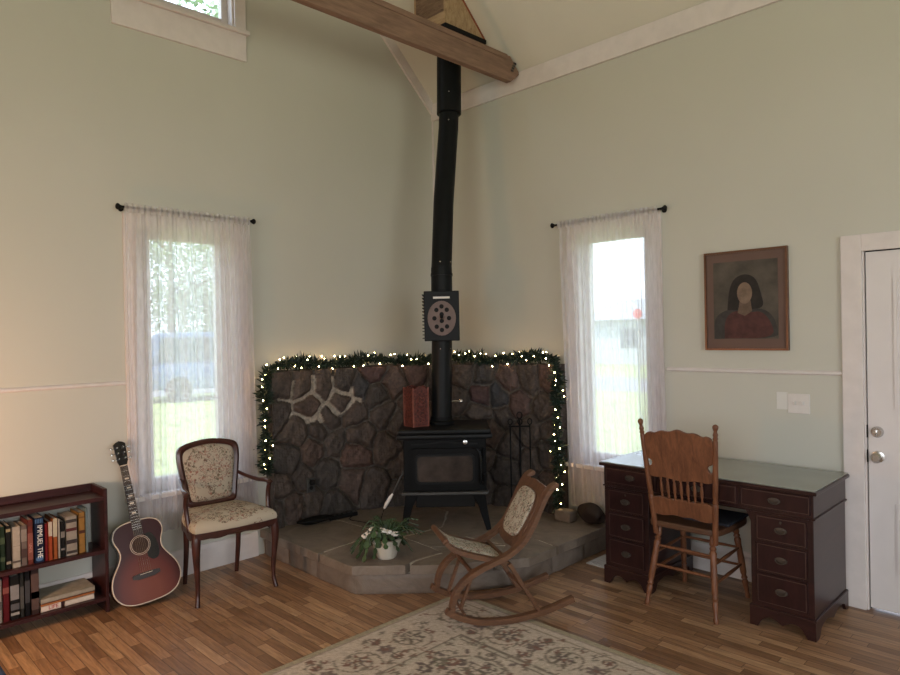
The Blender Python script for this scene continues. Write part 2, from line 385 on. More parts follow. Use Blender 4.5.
# trim
MB().box((0.0, -.022, 3.60), (XB, 0, 3.755), .003).build('trim_1', 'trim', kind='structure')
k = .155
MB().prism([(0, ZE-k+.03), (YR, ZR-k+.03), (YR, ZR), (0, ZE)], 0, .022, 'x').build('trim_2', 'trim', kind='structure')
def rail(name, a, b, axis):
    mb = MB(); pr = [(0, 0), (.010, .002), (.016, .010), (.012, .020), (.004, .026), (0, .028)]
    if axis == 'x': mb.prism([(p, 1.325+z) for p, z in pr], a, b, 'y')
    else: mb.prism([(-p, 1.325+z) for p, z in pr], a, b, 'x')
    return mb.build(name, 'trim', kind='structure')
rail('trim_3', YB, -2.785, 'x'); rail('trim_4', 2.31, 3.392, 'y')
MB().prism([(0, 0), (.018, 0), (.018, .15), (.010, .175), (0, .18)], YB, -1.885, 'y').build('baseboard_left', 'trim', kind='structure')
MB().prism([(0, 0), (-.018, 0), (-.018, .15), (-.010, .175), (0, .18)], 1.92, 3.392, 'x').build('baseboard_right', 'trim', kind='structure')
MB().box((4.52, -.018, 0), (XB, 0, .17)).build('baseboard_right', 'trim', kind='structure')
# caulk strip in the corner
MB().box((.0, -.012, 1.5), (.012, 0, 3.6)).build('trim_5', 'trim', kind='structure')

def window(name, axis, h, s0=.06, s1=.06, stool=.05, apron=.11):
    """axis x: in wall x=0 (room +x); axis y: in wall y=0 (room -y)"""
    a0, a1, z0, z1 = h
    e = sempty(name)
    def bx(mb, A0, A1, d0, d1, Z0, Z1, bev=.002):
        if axis == 'x': mb.box((d0, A0, Z0), (d1, A1, Z1), bev)
        else: mb.box((A0, -d1, Z0), (A1, -d0, Z1), bev)
    cw = .085
    m = MB()
    bx(m, a0-cw, a0, 0, .02, z0, z1+cw); bx(m, a1, a1+cw, 0, .02, z0, z1+cw); bx(m, a0, a1, 0, .02, z1, z1+cw)
    m.build('casing', 'trim', e)
    m = MB(); bx(m, a0-cw-.02, a1+cw+.02, -.06, .02+stool, z0-.03, z0, .004); m.build('window_stool', 'trim', e)
    m = MB(); bx(m, a0-cw, a1+cw, 0, .02, z0-.03-apron, z0-.03); m.build('apron', 'trim', e)
    m = MB(); w = .06
    bx(m, a0, a0+s0, -.12, -.07, z0, z1); bx(m, a1-s1, a1, -.12, -.07, z0, z1); bx(m, a0+s0, a1-s1, -.12, -.07, z0, z0+w+.02); bx(m, a0+s0, a1-s1, -.12, -.07, z1-w, z1)
    bx(m, a0, a0+.015, -.07, 0, z0, z1); bx(m, a1-.015, a1, -.07, 0, z0, z1); bx(m, a0, a1, -.07, 0, z1-.015, z1)
    m.build('sash', 'trim', e)
    m = MB(); bx(m, a0+s0, a1-s1, -.100, -.095, z0+w, z1-w, 0); m.build('glass', 'glass', e)
    return e
window('window_1', 'x', HL, .11, .11)
window('window_2', 'y', HR, .07, .09)
window('window_3', 'x', HU, apron=.19, stool=.025)
# back windows (behind the camera)
for nm, axis, h in (('window_4', 'x', (-5.8, -2.4, .8, 3.0)), ('window_5', 'y', (3.4, 6.6, .8, 3.0))):
    m = MB(); a0, a1, z0, z1 = h
    for A0, A1, Z0, Z1 in ((a0, a0+.08, z0, z1), (a1-.08, a1, z0, z1), (a0, a1, z0, z0+.08), (a0, a1, z1-.08, z1), ((a0+a1)/2-.04, (a0+a1)/2+.04, z0, z1)):
        if axis == 'x': m.box((XB+.04, A0, Z0), (XB+.11, A1, Z1))
        else: m.box((A0, YB-.11, Z0), (A1, YB-.04, Z1))
    m.build(nm, 'trim', kind='structure')
# door
d = sempty('door_1')
m = MB(); m.box((3.395, -.022, 0), (3.50, 0, 2.13), .003); m.box((3.50, -.022, 2.035), (4.41, 0, 2.13), .003); m.box((4.41, -.022, 0), (4.515, 0, 2.13), .003)
m.box((3.50, 0, 0), (3.507, .15, 2.045)); m.build('door_casing', 'trim', d)
m = MB(); m.box((3.512, .012, .012), (4.40, .055, 2.03), .003); m.build('door_slab', 'doorp', d)
m = MB()
for z0, z1 in ((.22, .62), (1.15, 1.88)):
    for x0, x1 in ((3.645, 3.90), (4.0, 4.27)):
        ring_frame(m, [(x0, z0), (x1, z0), (x1, z1), (x0, z1)], [(x0+.02, z0+.02), (x1-.02, z0+.02), (x1-.02, z1-.02), (x0+.02, z1-.02)], .004, .0118)
m.build('panel_moulding', 'doorp', d)
m = MB(); m.turned((3.562, .012, .875), (3.562, -.055, .875), [(0, .032), (.12, .032), (.18, .013), (.45, .013), (.55, .026), (.85, .029), (1, .020)], 18); m.build('door_knob', 'nickel', d, True)
m = MB(); m.turned((3.560, .012, 1.015), (3.560, -.018, 1.015), [(0, .031), (.5, .031), (.7, .026), (1, .024)], 18); m.box((3.556, -.03, 1.0), (3.564, -.018, 1.03), .002); m.build('deadbolt', 'nickel', d, True)
m = MB(); m.box((3.507, .004, .98), (3.513, .03, 1.05)); m.box((3.507, .004, .84), (3.513, .03, .91)); m.build('strike_plate', 'black', d)
m = MB(); m.box((3.507, .030, 0.0), (3.5125, .06, 2.04)); m.box((3.5125, .03, 2.031), (4.40, .06, 2.045)); m.build('door_gap_seal', 'black', d)

# ------------------------------------------------------------------ tie beam and chimney chase
th = thing('tie_beam', 'rough brown wooden beam crossing high under the sloping ceiling', 'beam', (0, 0, 0))
m = MB(); m.prism([(-.125, 3.648), (-.026, 3.725), (-.028, 3.748), (-.132, 3.85), (-5.5, 3.85), (-5.5, 3.648)], 1.01, 1.065, 'x', .003); m.build('beam_timber', 'beam', th)
m = MB(); m.box((1.005, -5.5, 3.812), (1.072, -.175, 3.852), .002); m.build('top_board', 'beam', th)
m = MB()
for i in range(4): m.box((1.065, -.13+i*.012, 3.73+i*.022), (1.070, -.10+i*.012, 3.745+i*.022), .001)
m.build('nail_plate', 'ironlt', th)
# raw wood box around the flue: vertical faces dying into the ceiling slope
x0, x1, y0, y1, zb = .545, .90, -.70, -.245, 3.995
tb = thing('chimney_box', 'raw wooden box boxing in the flue where it meets the ceiling', 'chimney box')
def ceilz(y): return ZE-SL*y
m = MB(); m.prism([(y1, zb), (y0, zb), (y0, ceilz(y0)), ], x1-.02, x1, 'x'); m.build('side_board', 'boxw', tb)
m = MB(); m.prism([(y1, zb), (y0, zb), (y0, ceilz(y0)), ], x0, x0+.02, 'x'); m.build('side_board', 'boxw', tb)
m = MB(); m.box((x0+.02, y0, zb), (x1-.02, y0+.02, ceilz(y0)-.01)); m.build('front_board', 'sheath', tb)
MT['sealant'] = plain('orange_sealant', (.24, .07, .03), .7)
m = MB(); m.bar([(x1+.002, y1-.01, ceilz(y1-.01)-.012), (x1+.002, y0+.02, ceilz(y0+.02)-.012)], .008, .014, (0, 0, 1)); m.build('sealant_bead', 'sealant', tb)
m = MB(); m.box((x0-.006, y0-.02, zb), (x1+.006, y0, zb+.09), .003); m.build('skirt_board', 'boxw', tb)
m = MB(); m.box((x0-.01, y0-.015, zb-.035), (x1+.014, y1-.005, zb), .002); m.build('firestop_plate', 'black', tb)

# ------------------------------------------------------------------ curtains
def curtain_rod(name, axis, a0, a1, off, z, label):
    e = thing(name, label, 'curtain rod')
    P = lambda a, o=off: (o, a, z) if axis == 'x' else (a, -o, z)
    m = MB(); m.tube([P(a0), P(a1)], .008, 10); m.build('rod', 'black', e, True)
    for a, s in ((a0, -1), (a1, 1)):
        m = MB(); m.turned(P(a), P(a+s*.035), [(0, .009), (.2, .012), (.3, .008), (.4, .017), (.7, .021), (.92, .015), (1, .004)], 12); m.build('finial', 'black', e, True)
        m = MB(); m.tube([P(a-s*.02, 0.0), P(a-s*.02, off)], .006, 8); m.tube([P(a-s*.02, 0), P(a-s*.02, .006)], .018, 12); m.build('bracket', 'black', e, True)
    return e
curtain_rod('curtain_rod', 'x', -2.812, -1.922, .078, 2.460, 'black curtain rod with ball finials on the left wall over the left window')
curtain_rod('curtain_rod', 'y', 1.432, 2.328, .078, 2.440, 'black curtain rod with ball finials on the right wall between stove pipe and picture')
def curtain(axis, a0t, a1t, a0b, a1b, zt, zb, off, label, seed, nf=15):
    rnd = random.Random(seed)
    ph = [rnd.uniform(0, 6.28) for _ in range(6)]
    N = 260
    # gathered more tightly towards both ends
    def wv(s_, zf):
        g = 1+.9*abs(2*s_-1)**2
        x = s_*nf*2*PI
        amp = (.010+.011*(1-zf)) * (.55+.65*abs(2*s_-1))
        return amp*(math.sin(x*g*.72+ph[0]+.4*zf)+.45*math.sin(x*1.73+ph[1]-.6*zf)+.3*math.sin(x*.41+ph[2])+.12*math.sin(x*3.1+ph[3]))
    def fn(uu, vv):
        zf = vv; a0 = a0b+(a0t-a0b)*zf**.7; a1 = a1b+(a1t-a1b)*zf**.7
        s_ = uu; d_ = wv(s_, zf)
        a = a0+(a1-a0)*s_+.006*math.sin(s_*50+3*zf)
        z = zb+(zt-zb)*zf + (.004*math.sin(s_*70) if zf > .97 else 0) + (.012*math.sin(s_*9+ph[4]) if zf < .01 else 0)
        k_ = 1.0 if zf < .96 else .45
        o_ = off-.028*(1-zf); return (o_+d_*k_, a, z) if axis == 'x' else (a, -(o_+d_*k_), z)
    m = MB(); m.grid(fn, N, 26)
    o = m.build('curtain', 'sheer', None, True, fix=False)
    tag(o, label, 'curtain')
    # gathered header, a second layer of cloth round the rod
    m = MB()
    def hd(uu, vv):
        d_ = .014+.005*math.sin(uu*150+ph[5]); a = a0t+(a1t-a0t)*uu; z = zt+.012-.055*vv+.004*math.sin(uu*133)
        return (off+d_, a, z) if axis == 'x' else (a, -(off+d_), z)
    m.grid(hd, N, 2); m.build('rod_pocket', 'sheer', o, True, fix=False)
    return o
curtain('x', -2.80, -1.935, -2.80, -1.90, 2.470, .34, .080, 'sheer white curtain over the left window behind the guitar and armchair', 3)
curtain('y', 1.465, 2.30, 1.515, 2.335, 2.450, .29, .080, 'sheer white curtain over the right window behind the end of the desk', 5)
for axis, h in (('x', HL), ('y', HR)):
    a0, a1 = h[0]+.02, h[1]-.02
    def fn(uu, vv):
        a = a0+(a1-a0)*uu; z = .64+(2.28-.64)*vv; d_ = -.045+.006*math.sin(uu*45)
        return (d_, a, z) if axis == 'x' else (a, -d_, z)
    m = MB(); m.grid(fn, 60, 6); o = m.build('lace_curtain', 'lace', None, True, fix=False)
    tag(o, 'pale lace panel hanging inside the left window against its glass' if axis == 'x' else 'pale lace panel hanging inside the right window against its glass', 'lace curtain')

# ------------------------------------------------------------------ hearth
hearth = thing('stone_hearth', 'raised sandstone hearth filling the corner under the stove', 'hearth')
out = [(.02, -1.85), (1.15, -1.86), (1.58, -1.44), (1.86, -1.03), (1.85, -.02), (.02, -.02)]
m = MB(); m.prism([(.02, -1.835), (1.145, -1.845), (1.565, -1.43), (1.84, -1.02), (1.83, -.02), (.02, -.02)], 0, .125, 'z'); m.build('base_core', 'block', hearth)
def block_run(p, q, n, name='base_block'):
    a, b = Vector(p), Vector(q); d_ = (b-a).normalized(); nn = Vector((d_.y, -d_.x)); L = (b-a).length
    cuts = [0]+sorted(random.uniform(.15, .85) if n == 2 else (i/n+random.uniform(-.06, .06)) for i in range(1, n))+[1]
    for c0, c1 in zip(cuts[:-1], cuts[1:]):
        s0, s1 = c0*L+.003, c1*L-.003
        m = MB(); g = 0
        def fn(uu, vv, s0=s0, s1=s1):
            pt = a+d_*(s0+(s1-s0)*uu); edge = min(uu, 1-uu)*(s1-s0); ez = min(vv, 1-vv)*.128
            o_ = .016*min(1, edge/.02)*min(1, ez/.015+.4)+random.uniform(-.002, .003)
            pt = pt+nn*o_; return (pt.x, pt.y, .002+.126*vv)
        m.grid(fn, max(6, int((s1-s0)/.03)), 7); m.build(name, 'block', hearth, True)
block_run((.02, -1.835), (1.145, -1.845), 3)
block_run((1.145, -1.845), (1.565, -1.43), 1)
block_run((1.565, -1.43), (1.84, -1.02), 2)
block_run((1.84, -1.02), (1.83, -.02), 3)
slabs = [
 [(.02, -1.87), (.80, -1.885), (.765, -1.56), (.63, -1.33), (.02, -1.34)],
 [(.815, -1.885), (1.17, -1.885), (1.405, -1.645), (1.375, -1.56), (1.395, -1.33), (1.26, -1.31), (.95, -1.29), (.65, -1.33), (.785, -1.565)],
 [(1.425, -1.63), (1.60, -1.45), (1.75, -1.23), (1.62, -.95), (1.27, -1.30), (1.41, -1.33), (1.395, -1.56)],
 [(1.765, -1.22), (1.885, -1.03), (1.885, -.745), (1.67, -.70), (1.40, -.72), (1.28, -.97), (1.60, -.93)],
 [(1.885, -.73), (1.875, -.02), (1.30, -.02), (1.30, -.60), (1.42, -.705), (1.66, -.685)],
 [(.02, -1.325), (.63, -1.315), (.94, -1.275), (.98, -.93), (.70, -.60), (.02, -.62)],
 [(.955, -1.275), (1.25, -1.295), (1.60, -.945), (1.27, -.985), (1.385, -.72), (1.285, -.62), (1.285, -.02), (.02, -.02), (.02, -.605), (.71, -.585), (.995, -.93)]]
for P_ in slabs:
    m = MB(); Q = []
    for a, b in zip(P_, P_[1:]+P_[:1]):
        a, b = Vector(a), Vector(b); L = (b-a).length; n = max(1, int(L/.07))
        for i in range(n):
            p = a.lerp(b, i/n); j = 0 if (p.x < .05 or p.y > -.05) else .006
            Q.append((p.x+random.uniform(-j, j), p.y+random.uniform(-j, j)))
    m.prism(Q, .132, .190, 'z', .004); m.build('flagstone', 'slab', hearth)
m = MB(); m.prism([(.02, -1.825), (1.145, -1.84), (1.555, -1.425), (1.835, -1.01), (1.83, -.02), (.02, -.02)], .1255, .186, 'z'); m.build('grout_bed', 'grout', hearth)

# stone surround: curved rubble wall following the corner
path = [(.10, -1.80), (.10, -1.25), (.14, -1.05), (.28, -.74), (.5, -.47), (.80, -.24), (1.10, -.14), (1.465, -.11)]
pp = [np.array(p) for p in path]
for _ in range(3):
    n_ = [pp[0]]
    for a, b in zip(pp[:-1], pp[1:]): n_ += [a*.75+b*.25, a*.25+b*.75]
    n_.append(pp[-1]); pp = n_
pp = np.array(pp); LL = np.r_[0, np.cumsum(np.linalg.norm(np.diff(pp, axis=0), axis=1))]; LT = LL[-1]
seeds = np.array([[.09,1.25],[.28,1.24],[.46,1.22],[.67,1.24],[.34,1.07],[.51,.96],[.73,.98],[.9,1.31],[.79,1.19],[.91,1.13],[1.08,1.22],[.97,.94],[1.24,1.30],[.06,1.06],[.21,.88],[.14,.68],[.36,.74],[.55,.76],[.79,.80],[.73,.64],[1.,.68],[.48,.52],[.7,.42],[.91,.36],[.09,.48],[.26,.52],[.33,.32],[.56,.26],[.17,.31],[.05,.29],[1.24,1.06],[1.44,1.24],[1.64,1.26],[1.82,1.24],[2.02,1.22],[2.2,1.25],[2.42,1.26],[1.59,1.08],[1.8,1.10],[1.94,1.10],[2.1,1.02],[2.36,1.02],[1.76,.95],[1.98,.92],[2.18,.82],[1.66,.80],[1.87,.78],[2.03,.68],[2.42,.82],[2.38,.63],[2.2,.56],[1.99,.48],[2.38,.42],[2.5,.28],[2.24,.33],[1.11,.86],[1.13,.52],[1.1,.28],[1.36,.91],[2.02,.26],[1.77,.58],[1.77,.36],[1.43,.66],[1.28,.5],[1.5,.42],[1.56,.25],[1.31,.26],[.42,.88],[.62,1.08]])
pal = [(.064, .045, .035), (.052, .039, .032), (.072, .052, .041), (.049, .039, .033), (.074, .047, .036), (.060, .045, .037)]
scol = [pal[i*7 % 6] for i in range(len(seeds))]
for i, c_ in ((7, (.064, .032, .029)), (12, (.075, .042, .035)), (19, (.078, .042, .031)), (36, (.098, .055, .042)), (38, (.064, .029, .026)), (39, (.032, .032, .035)), (8, (.036, .035, .036)), (1, (.080, .055, .041)), (40, (.075, .043, .036)), (34, (.076, .046, .038))): scol[i] = c_
scol = np.array(scol)
NU, NZ = 340, 165; Z0, Z1 = .192, 1.36
U, V = np.meshgrid(np.linspace(0, LT, NU), np.linspace(Z0, Z1, NZ), indexing='ij')
def fbm(U, V, f, o=4, seed=0):
    rs = np.random.RandomState(seed); r_ = np.zeros_like(U); a_ = 1
    for k_ in range(o):
        for _ in range(4):
            th_ = rs.uniform(0, 6.28); r_ += a_*np.sin((U*math.cos(th_)+V*math.sin(th_))*f*rs.uniform(.7, 1.4)+rs.uniform(0, 6.28))/4
        f *= 2.0; a_ *= .55
    return r_
Uw = U+.020*fbm(U, V, 18, 3, 1); Vw = V+.020*fbm(U, V, 18, 3, 2)
D = np.sqrt(((Uw[..., None]-seeds[:, 0])*1.0)**2+((Vw[..., None]-seeds[:, 1])*.92)**2)
idx = np.argsort(D, axis=2)[..., :2]
d1 = np.take_along_axis(D, idx[..., :1], 2)[..., 0]; d2 = np.take_along_axis(D, idx[..., 1:2], 2)[..., 0]
e_ = (d2-d1)/2
lightreg = ((U-.40)/.33)**2+((V-1.13)/.19)**2+.25*fbm(U, V, 9, 2, 5) < 1
lightreg |= (np.abs(U-.70) < .10) & (np.abs(V-1.13) < .07)
mw = .0055+.0045*fbm(U, V, 7, 2, 3)+np.where(lightreg, .009, 0)
hgt = np.clip((e_-mw)/.030, 0, 1); hgt = np.where(e_ < mw, -.12, hgt**.5)
disp = .034*hgt+.004*fbm(U, V, 45, 3, 4)*(hgt > 0)+.003*fbm(U, V, 120, 2, 6)
stone_c = scol[idx[..., 0]]*(1+.30*fbm(U, V, 34, 4, 8))[..., None]
mort = np.where(lightreg[..., None], np.array([.36, .30, .235]), np.array([.098, .080, .064]))
mort = np.where(((U > .86) & (U < 1.05) & (V > .50) & (V < 1.0))[..., None], np.array([.115, .100, .085]), mort)
col_ = np.where((e_ < mw)[..., None], mort, stone_c); col_ = np.clip(col_*.74, .004, 1)
px = np.interp(U, LL, pp[:, 0]); py = np.interp(U, LL, pp[:, 1])
tx = np.gradient(np.interp(np.linspace(0, LT, NU), LL, pp[:, 0])); ty = np.gradient(np.interp(np.linspace(0, LT, NU), LL, pp[:, 1]))
tl_ = np.hypot(tx, ty); nx, ny = (ty/tl_)[:, None], (-tx/tl_)[:, None]
disp = disp-.02
disp[:, -1] = -.02
VX = px+nx*disp; VY = py+ny*disp
verts = [(float(VX[i, j]), float(VY[i, j]), float(V[i, j])) for i in range(NU) for j in range(NZ)]
faces = [(i*NZ+j, (i+1)*NZ+j, (i+1)*NZ+j+1, i*NZ+j+1) for i in range(NU-1) for j in range(NZ-1)]
cols = [tuple(col_[i, j])+(1,) for i in range(NU) for j in range(NZ)]
base_i = len(verts)
def back(x, y): return (.005, y) if x < -y else (x, -.005)
for i in range(NU):
    bx_, by_ = back(VX[i, -1], VY[i, -1])
    if abs(VX[i, -1]+VY[i, -1]) < .02: bx_, by_ = .005, -.005
    verts.append((float(bx_), float(by_), Z1)); cols.append((.10, .085, .07, 1))
for i in range(NU-1): faces.append((i*NZ+NZ-1, (i+1)*NZ+NZ-1, base_i+i+1, base_i+i))
for i in (0, NU-1):
    q0 = len(verts); bx_, by_ = back(VX[i, -1], VY[i, -1])
    for z_ in (Z0, Z1):
        verts.append((float(VX[i, 0]), float(VY[i, 0]), z_)); cols.append((.08, .06, .05, 1))
        verts.append((float(bx_), float(by_), z_)); cols.append((.08, .06, .05, 1))
    faces.append((q0, q0+1, q0+3, q0+2))
me = bpy.data.meshes.new('stone_surround'); me.from_pydata(verts, [], faces)
ca = me.color_attributes.new('Col', 'FLOAT_COLOR', 'POINT'); ca.data.foreach_set('color', np.array(cols, dtype=np.float32).ravel())
me.materials.append(MT['stone'])
sw = bpy.data.objects.new('stone_surround', me); C.objects.link(sw)
tag(sw, 'dark brown rubble stone wall lining the corner behind the stove', 'stone wall')
def onwall(u_, z_, off=.02):
    i = int(np.clip(u_/LT, 0, 1)*(NU-1)); return Vector((float(px[i, 0]+nx[i, 0]*off), float(py[i, 0]+ny[i, 0]*off), z_)), Vector((float(nx[i, 0]), float(ny[i, 0]), 0))
# outlet on the stones
p, nn = onwall(.31, .47, .022)
ou = thing('wall_outlet', 'small grey electrical outlet set in the stones left of the stove', 'outlet', p, math.atan2(nn.y, nn.x))
m = MB(); m.box((-.012, -.036, -.055), (.006, .036, .055), .004); m.build('cover_plate', 'ironlt', ou)
for z_ in (-.022, .022):
    m = MB(); m.turned((.006, 0, z_), (.010, 0, z_), [(0, .016), (1, .015)], 14); m.build('socket', 'black', ou)
m = MB(); m.box((.010, -.018, .005), (.045, .016, .042), .006); m.build('plug', 'black', ou)

# ------------------------------------------------------------------ stove
st = thing('wood_stove', 'black cast iron wood stove with glass door on the stone hearth', 'wood stove', (1.078, -.977, .190), PI/4)
m = MB(); m.box((-.345, -.035, .665), (.345, .52, .700), .010); m.box((-.335, -.028, .700), (.335, .51, .735), .012); m.build('stove_top', 'ironsat', st, True)
m = MB(); m.box((-.30, .0, .285), (.30, .47, .665), .008); m.build('firebox', 'iron', st)
m = MB(); m.box((-.31, -.05, .270), (.31, .08, .290), .004); m.build('ash_lip', 'ironlt', st)
m = MB(); m.box((-.215, .02, .165), (.215, .40, .268), .006); m.build('ash_pan', 'black', st)
for sx in (-1, 1):
    for y_ in (.03, .44):
        m = MB(); m.bar(chaikin([(sx*.235, y_, .285), (sx*.265, y_, .20), (sx*.285, y_, .10), (sx*.312, y_-.012 if y_ < .1 else y_+.01, 0.0)], 2), [.10, .095, .085, .07, .06, .055, .048, .042, .036, .034], .05, (0, 1, 0)); m.build('leg', 'iron', st, True)
# door with arched moulding
dr = MB()
def rrect(x0, x1, z0, z1, rr, arch=0, n=5):
    P_ = []
    for cx, cz, a0 in ((x1-rr, z0+rr, -PI/2), (x1-rr, z1-rr, 0), (x0+rr, z1-rr, PI/2), (x0+rr, z0+rr, PI)):
        for k_ in range(n+1): a_ = a0+PI/2*k_/n; P_.append((cx+rr*math.cos(a_), cz+rr*math.sin(a_)))
    if arch:
        cx = (x0+x1)/2; h_ = (x1-x0)/2
        P_ = [(x, z+(arch*(1-((x-cx)/h_)**2) if z > (z0+z1)/2 else 0)) for x, z in P_]
    return P_
ring_frame(dr, rrect(-.245, .245, .300, .600, .02), rrect(-.205, .205, .355, .545, .03, .012), -.030, -.002)
dr.build('door_frame', 'iron', st)
m = MB(); ring_frame(m, rrect(-.215, .215, .345, .557, .03, .012), rrect(-.200, .200, .360, .541, .03, .012), -.036, -.029); m.build('glass_bead', 'ironsat', st)
m = MB(); m.prism(rrect(-.206, .206, .354, .547, .03, .012), -.022, -.014, 'y'); m.build('door_glass', 'stoveglass', st)
m = MB(); m.tube(chaikin([(.205, -.035, .600), (.235, -.055, .600), (.258, -.06, .56), (.258, -.06, .38), (.258, -.045, .355), (.275, -.02, .352)], 2), .009, 8); m.build('door_handle', 'ironsat', st, True)
for za, zb_ in ((.33, .41), (.53, .60)): m = MB(); m.tube([(.283, -.02, za), (.283, -.02, zb_)], .010, 8); m.build('hinge', 'iron', st, True)
m = MB(); m.turned((.150, 0, .640), (.150, -.022, .640), [(0, .010), (.5, .010), (.6, .017), (.9, .016), (1, .008)], 14); m.build('air_control_knob', 'nickel', st, True)
m = MB(); m.bar(chaikin([(-.24, -.003, .625), (-.1, -.004, .632), (0, -.006, .645), (.1, -.004, .632), (.24, -.003, .625)], 2), .010, .012, (0, 1, 0)); m.build('scroll_moulding', 'ironsat', st, True)

# stove pipe (leans a little, as fitted)
pipe = thing('stove_pipe', 'tall black stove pipe rising from the stove to the chimney box', 'stove pipe', (.855, -.785, .928))
O_ = Vector((.855, -.785, .928))
def L_(p): return tuple(Vector(p)-O_)
cen = [(.855, -.785, .928), (.860, -.780, 1.30), (.866, -.774, 1.57)]
m = MB(); m.turned(L_(cen[0]), L_((.855, -.785, .985)), [(0, .098), (.35, .098), (.5, .085), (1, .083)], 28); m.build('flue_collar', 'iron', pipe, True)
m = MB(); m.tube([L_((.855, -.785, .975)), L_((.8605, -.7795, 1.30)), L_((.866, -.774, 1.60))], .079, 28); m.build('lower_pipe', 'ironsat', pipe, True)
m = MB(); m.tube([L_((.868, -.769, 1.90)), L_((.858, -.757, 2.12))], .081, 28); m.tube([L_((.861, -.760, 2.055)), L_((.860, -.759, 2.075))], .085, 28); m.build('adapter_pipe', 'ironsat', pipe, True)
m = MB(); m.tube([L_((.858, -.757, 2.11)), L_((.806, -.669, 2.64)), L_((.775, -.592, 3.05)), L_((.760, -.553, 3.25)), L_((.754, -.537, 3.40))], .079, 28); m.build('middle_pipe', 'ironsat', pipe, True)
m = MB(); m.tube([L_((.754, -.537, 3.37)), L_((.737, -.505, 3.958))], .098, 28); m.build('upper_pipe', 'ironsat', pipe, True)
for c_, a_, rr in (((.860, -.759, 2.16), -.9, .08), ((.860, -.759, 2.16), .3, .08), ((.756, -.543, 3.30), -.785, .08), ((.750, -.530, 3.52), -.785, .099), ((.864, -.776, 1.50), -.9, .08), ((.864, -.776, 1.50), .2, .08)):
    q_ = Vector(c_)+Vector((math.cos(a_), math.sin(a_), 0))*rr; m = MB(); m.ball(L_(q_), .006, 6); m.build('screw', 'nickel', pipe)
# damper handle on the lower pipe
c_ = Vector((.857, -.783, 1.095)); dd = Vector((.707, .707, 0))
m = MB(); m.tube([L_(c_+dd*.078), L_(c_+dd*.135)], .005, 8); m.ball(L_(c_+dd*.148), .018, 10); m.build('damper_handle', 'nickel', pipe, True)
# heat exchanger box with perforated oval disc
rb = thing('heat_exchanger', 'black square box with brown perforated disc fitted around the stove pipe', 'heat exchanger', (.868, -.772, 1.560), PI/4)
m = MB(); m.box((-.132, -.125, 0), (.132, .125, .375), .006); m.build('housing', 'ironsat', rb)
m = MB(); 
for i in range(14): m.box((-.146, -.12, .02+i*.025), (-.132, .10, .026+i*.025))
m.build('cooling_fin', 'iron', rb)
def ell(cx, cz, a_, b_, n=28): return [(cx+a_*math.cos(2*PI*k_/n), cz+b_*math.sin(2*PI*k_/n)) for k_ in range(n)]
m = MB(); m.prism(ell(0, .170, .106, .130), -.133, -.1255, 'y', .002); m.build('disc', 'disc', rb)
m = MB()
for k_ in range(8):
    a_ = PI/2+k_*PI/4; cx, cz = .052*math.cos(a_)*1.05, .170+.088*math.sin(a_)
    m = MB(); m.prism(ell(cx, cz, .0165, .017, 14), -.1345, -.1332, 'y'); m.build('vent_hole', 'black', rb)
for cz in (.200, .150): m = MB(); m.prism(ell(0, cz, .0165, .017, 14), -.1345, -.1332, 'y'); m.build('vent_hole', 'black', rb)
m = MB(); m.tube([(0, -.134, .18), (0, -.17, .18)], .005, 8); m.ball((0, -.175, .18), .014, 10); m.build('cleaning_rod', 'ironsat', rb, True)
m = MB(); m.box((-.062, -.130, .317), (.062, -.1255, .332), .001); m.build('name_plate', 'plastic_w', rb)

# punched tin luminary on the stove top
lm = thing('tin_lantern', 'red punched tin box lantern standing on the stove top left of the pipe', 'lantern', (.806, -1.000, .929), math.radians(79))
w_, h_ = .068, .290
for k_ in range(4):
    M_ = Matrix.Rotation(k_*PI/2, 4, 'Z')
    m = MB(); m.box((-w_+.008, -w_, 0.006), (w_-.008, -w_+.004, h_-.02), M=M_)
    m.prism([(-w_+.008, h_-.02), (w_-.008, h_-.02), (w_*.55, h_+.002), (0, h_+.012), (-w_*.55, h_+.002)], -w_, -w_+.004, 'y', M=M_)
    m.build('panel', 'copper', lm)
    m = MB(); m.box((-w_-.002, -w_-.003, 0), (-w_+.010, -w_+.008, h_), .002, M=M_); m.build('corner_post', 'coppere', lm)
    for cz in (.05, .10, .15, .20):
        m = MB(); m.tube([(.030*math.cos(a_), -w_-.0005, cz+.018*math.sin(a_)+.006*math.sin(4*a_)) for a_ in np.linspace(0, 2*PI, 25)], .0028, 5); m.build('punched_pattern', 'coppere', lm)
m = MB(); m.box((-w_, -w_, 0), (w_, w_, .006)); m.build('base', 'coppere', lm)

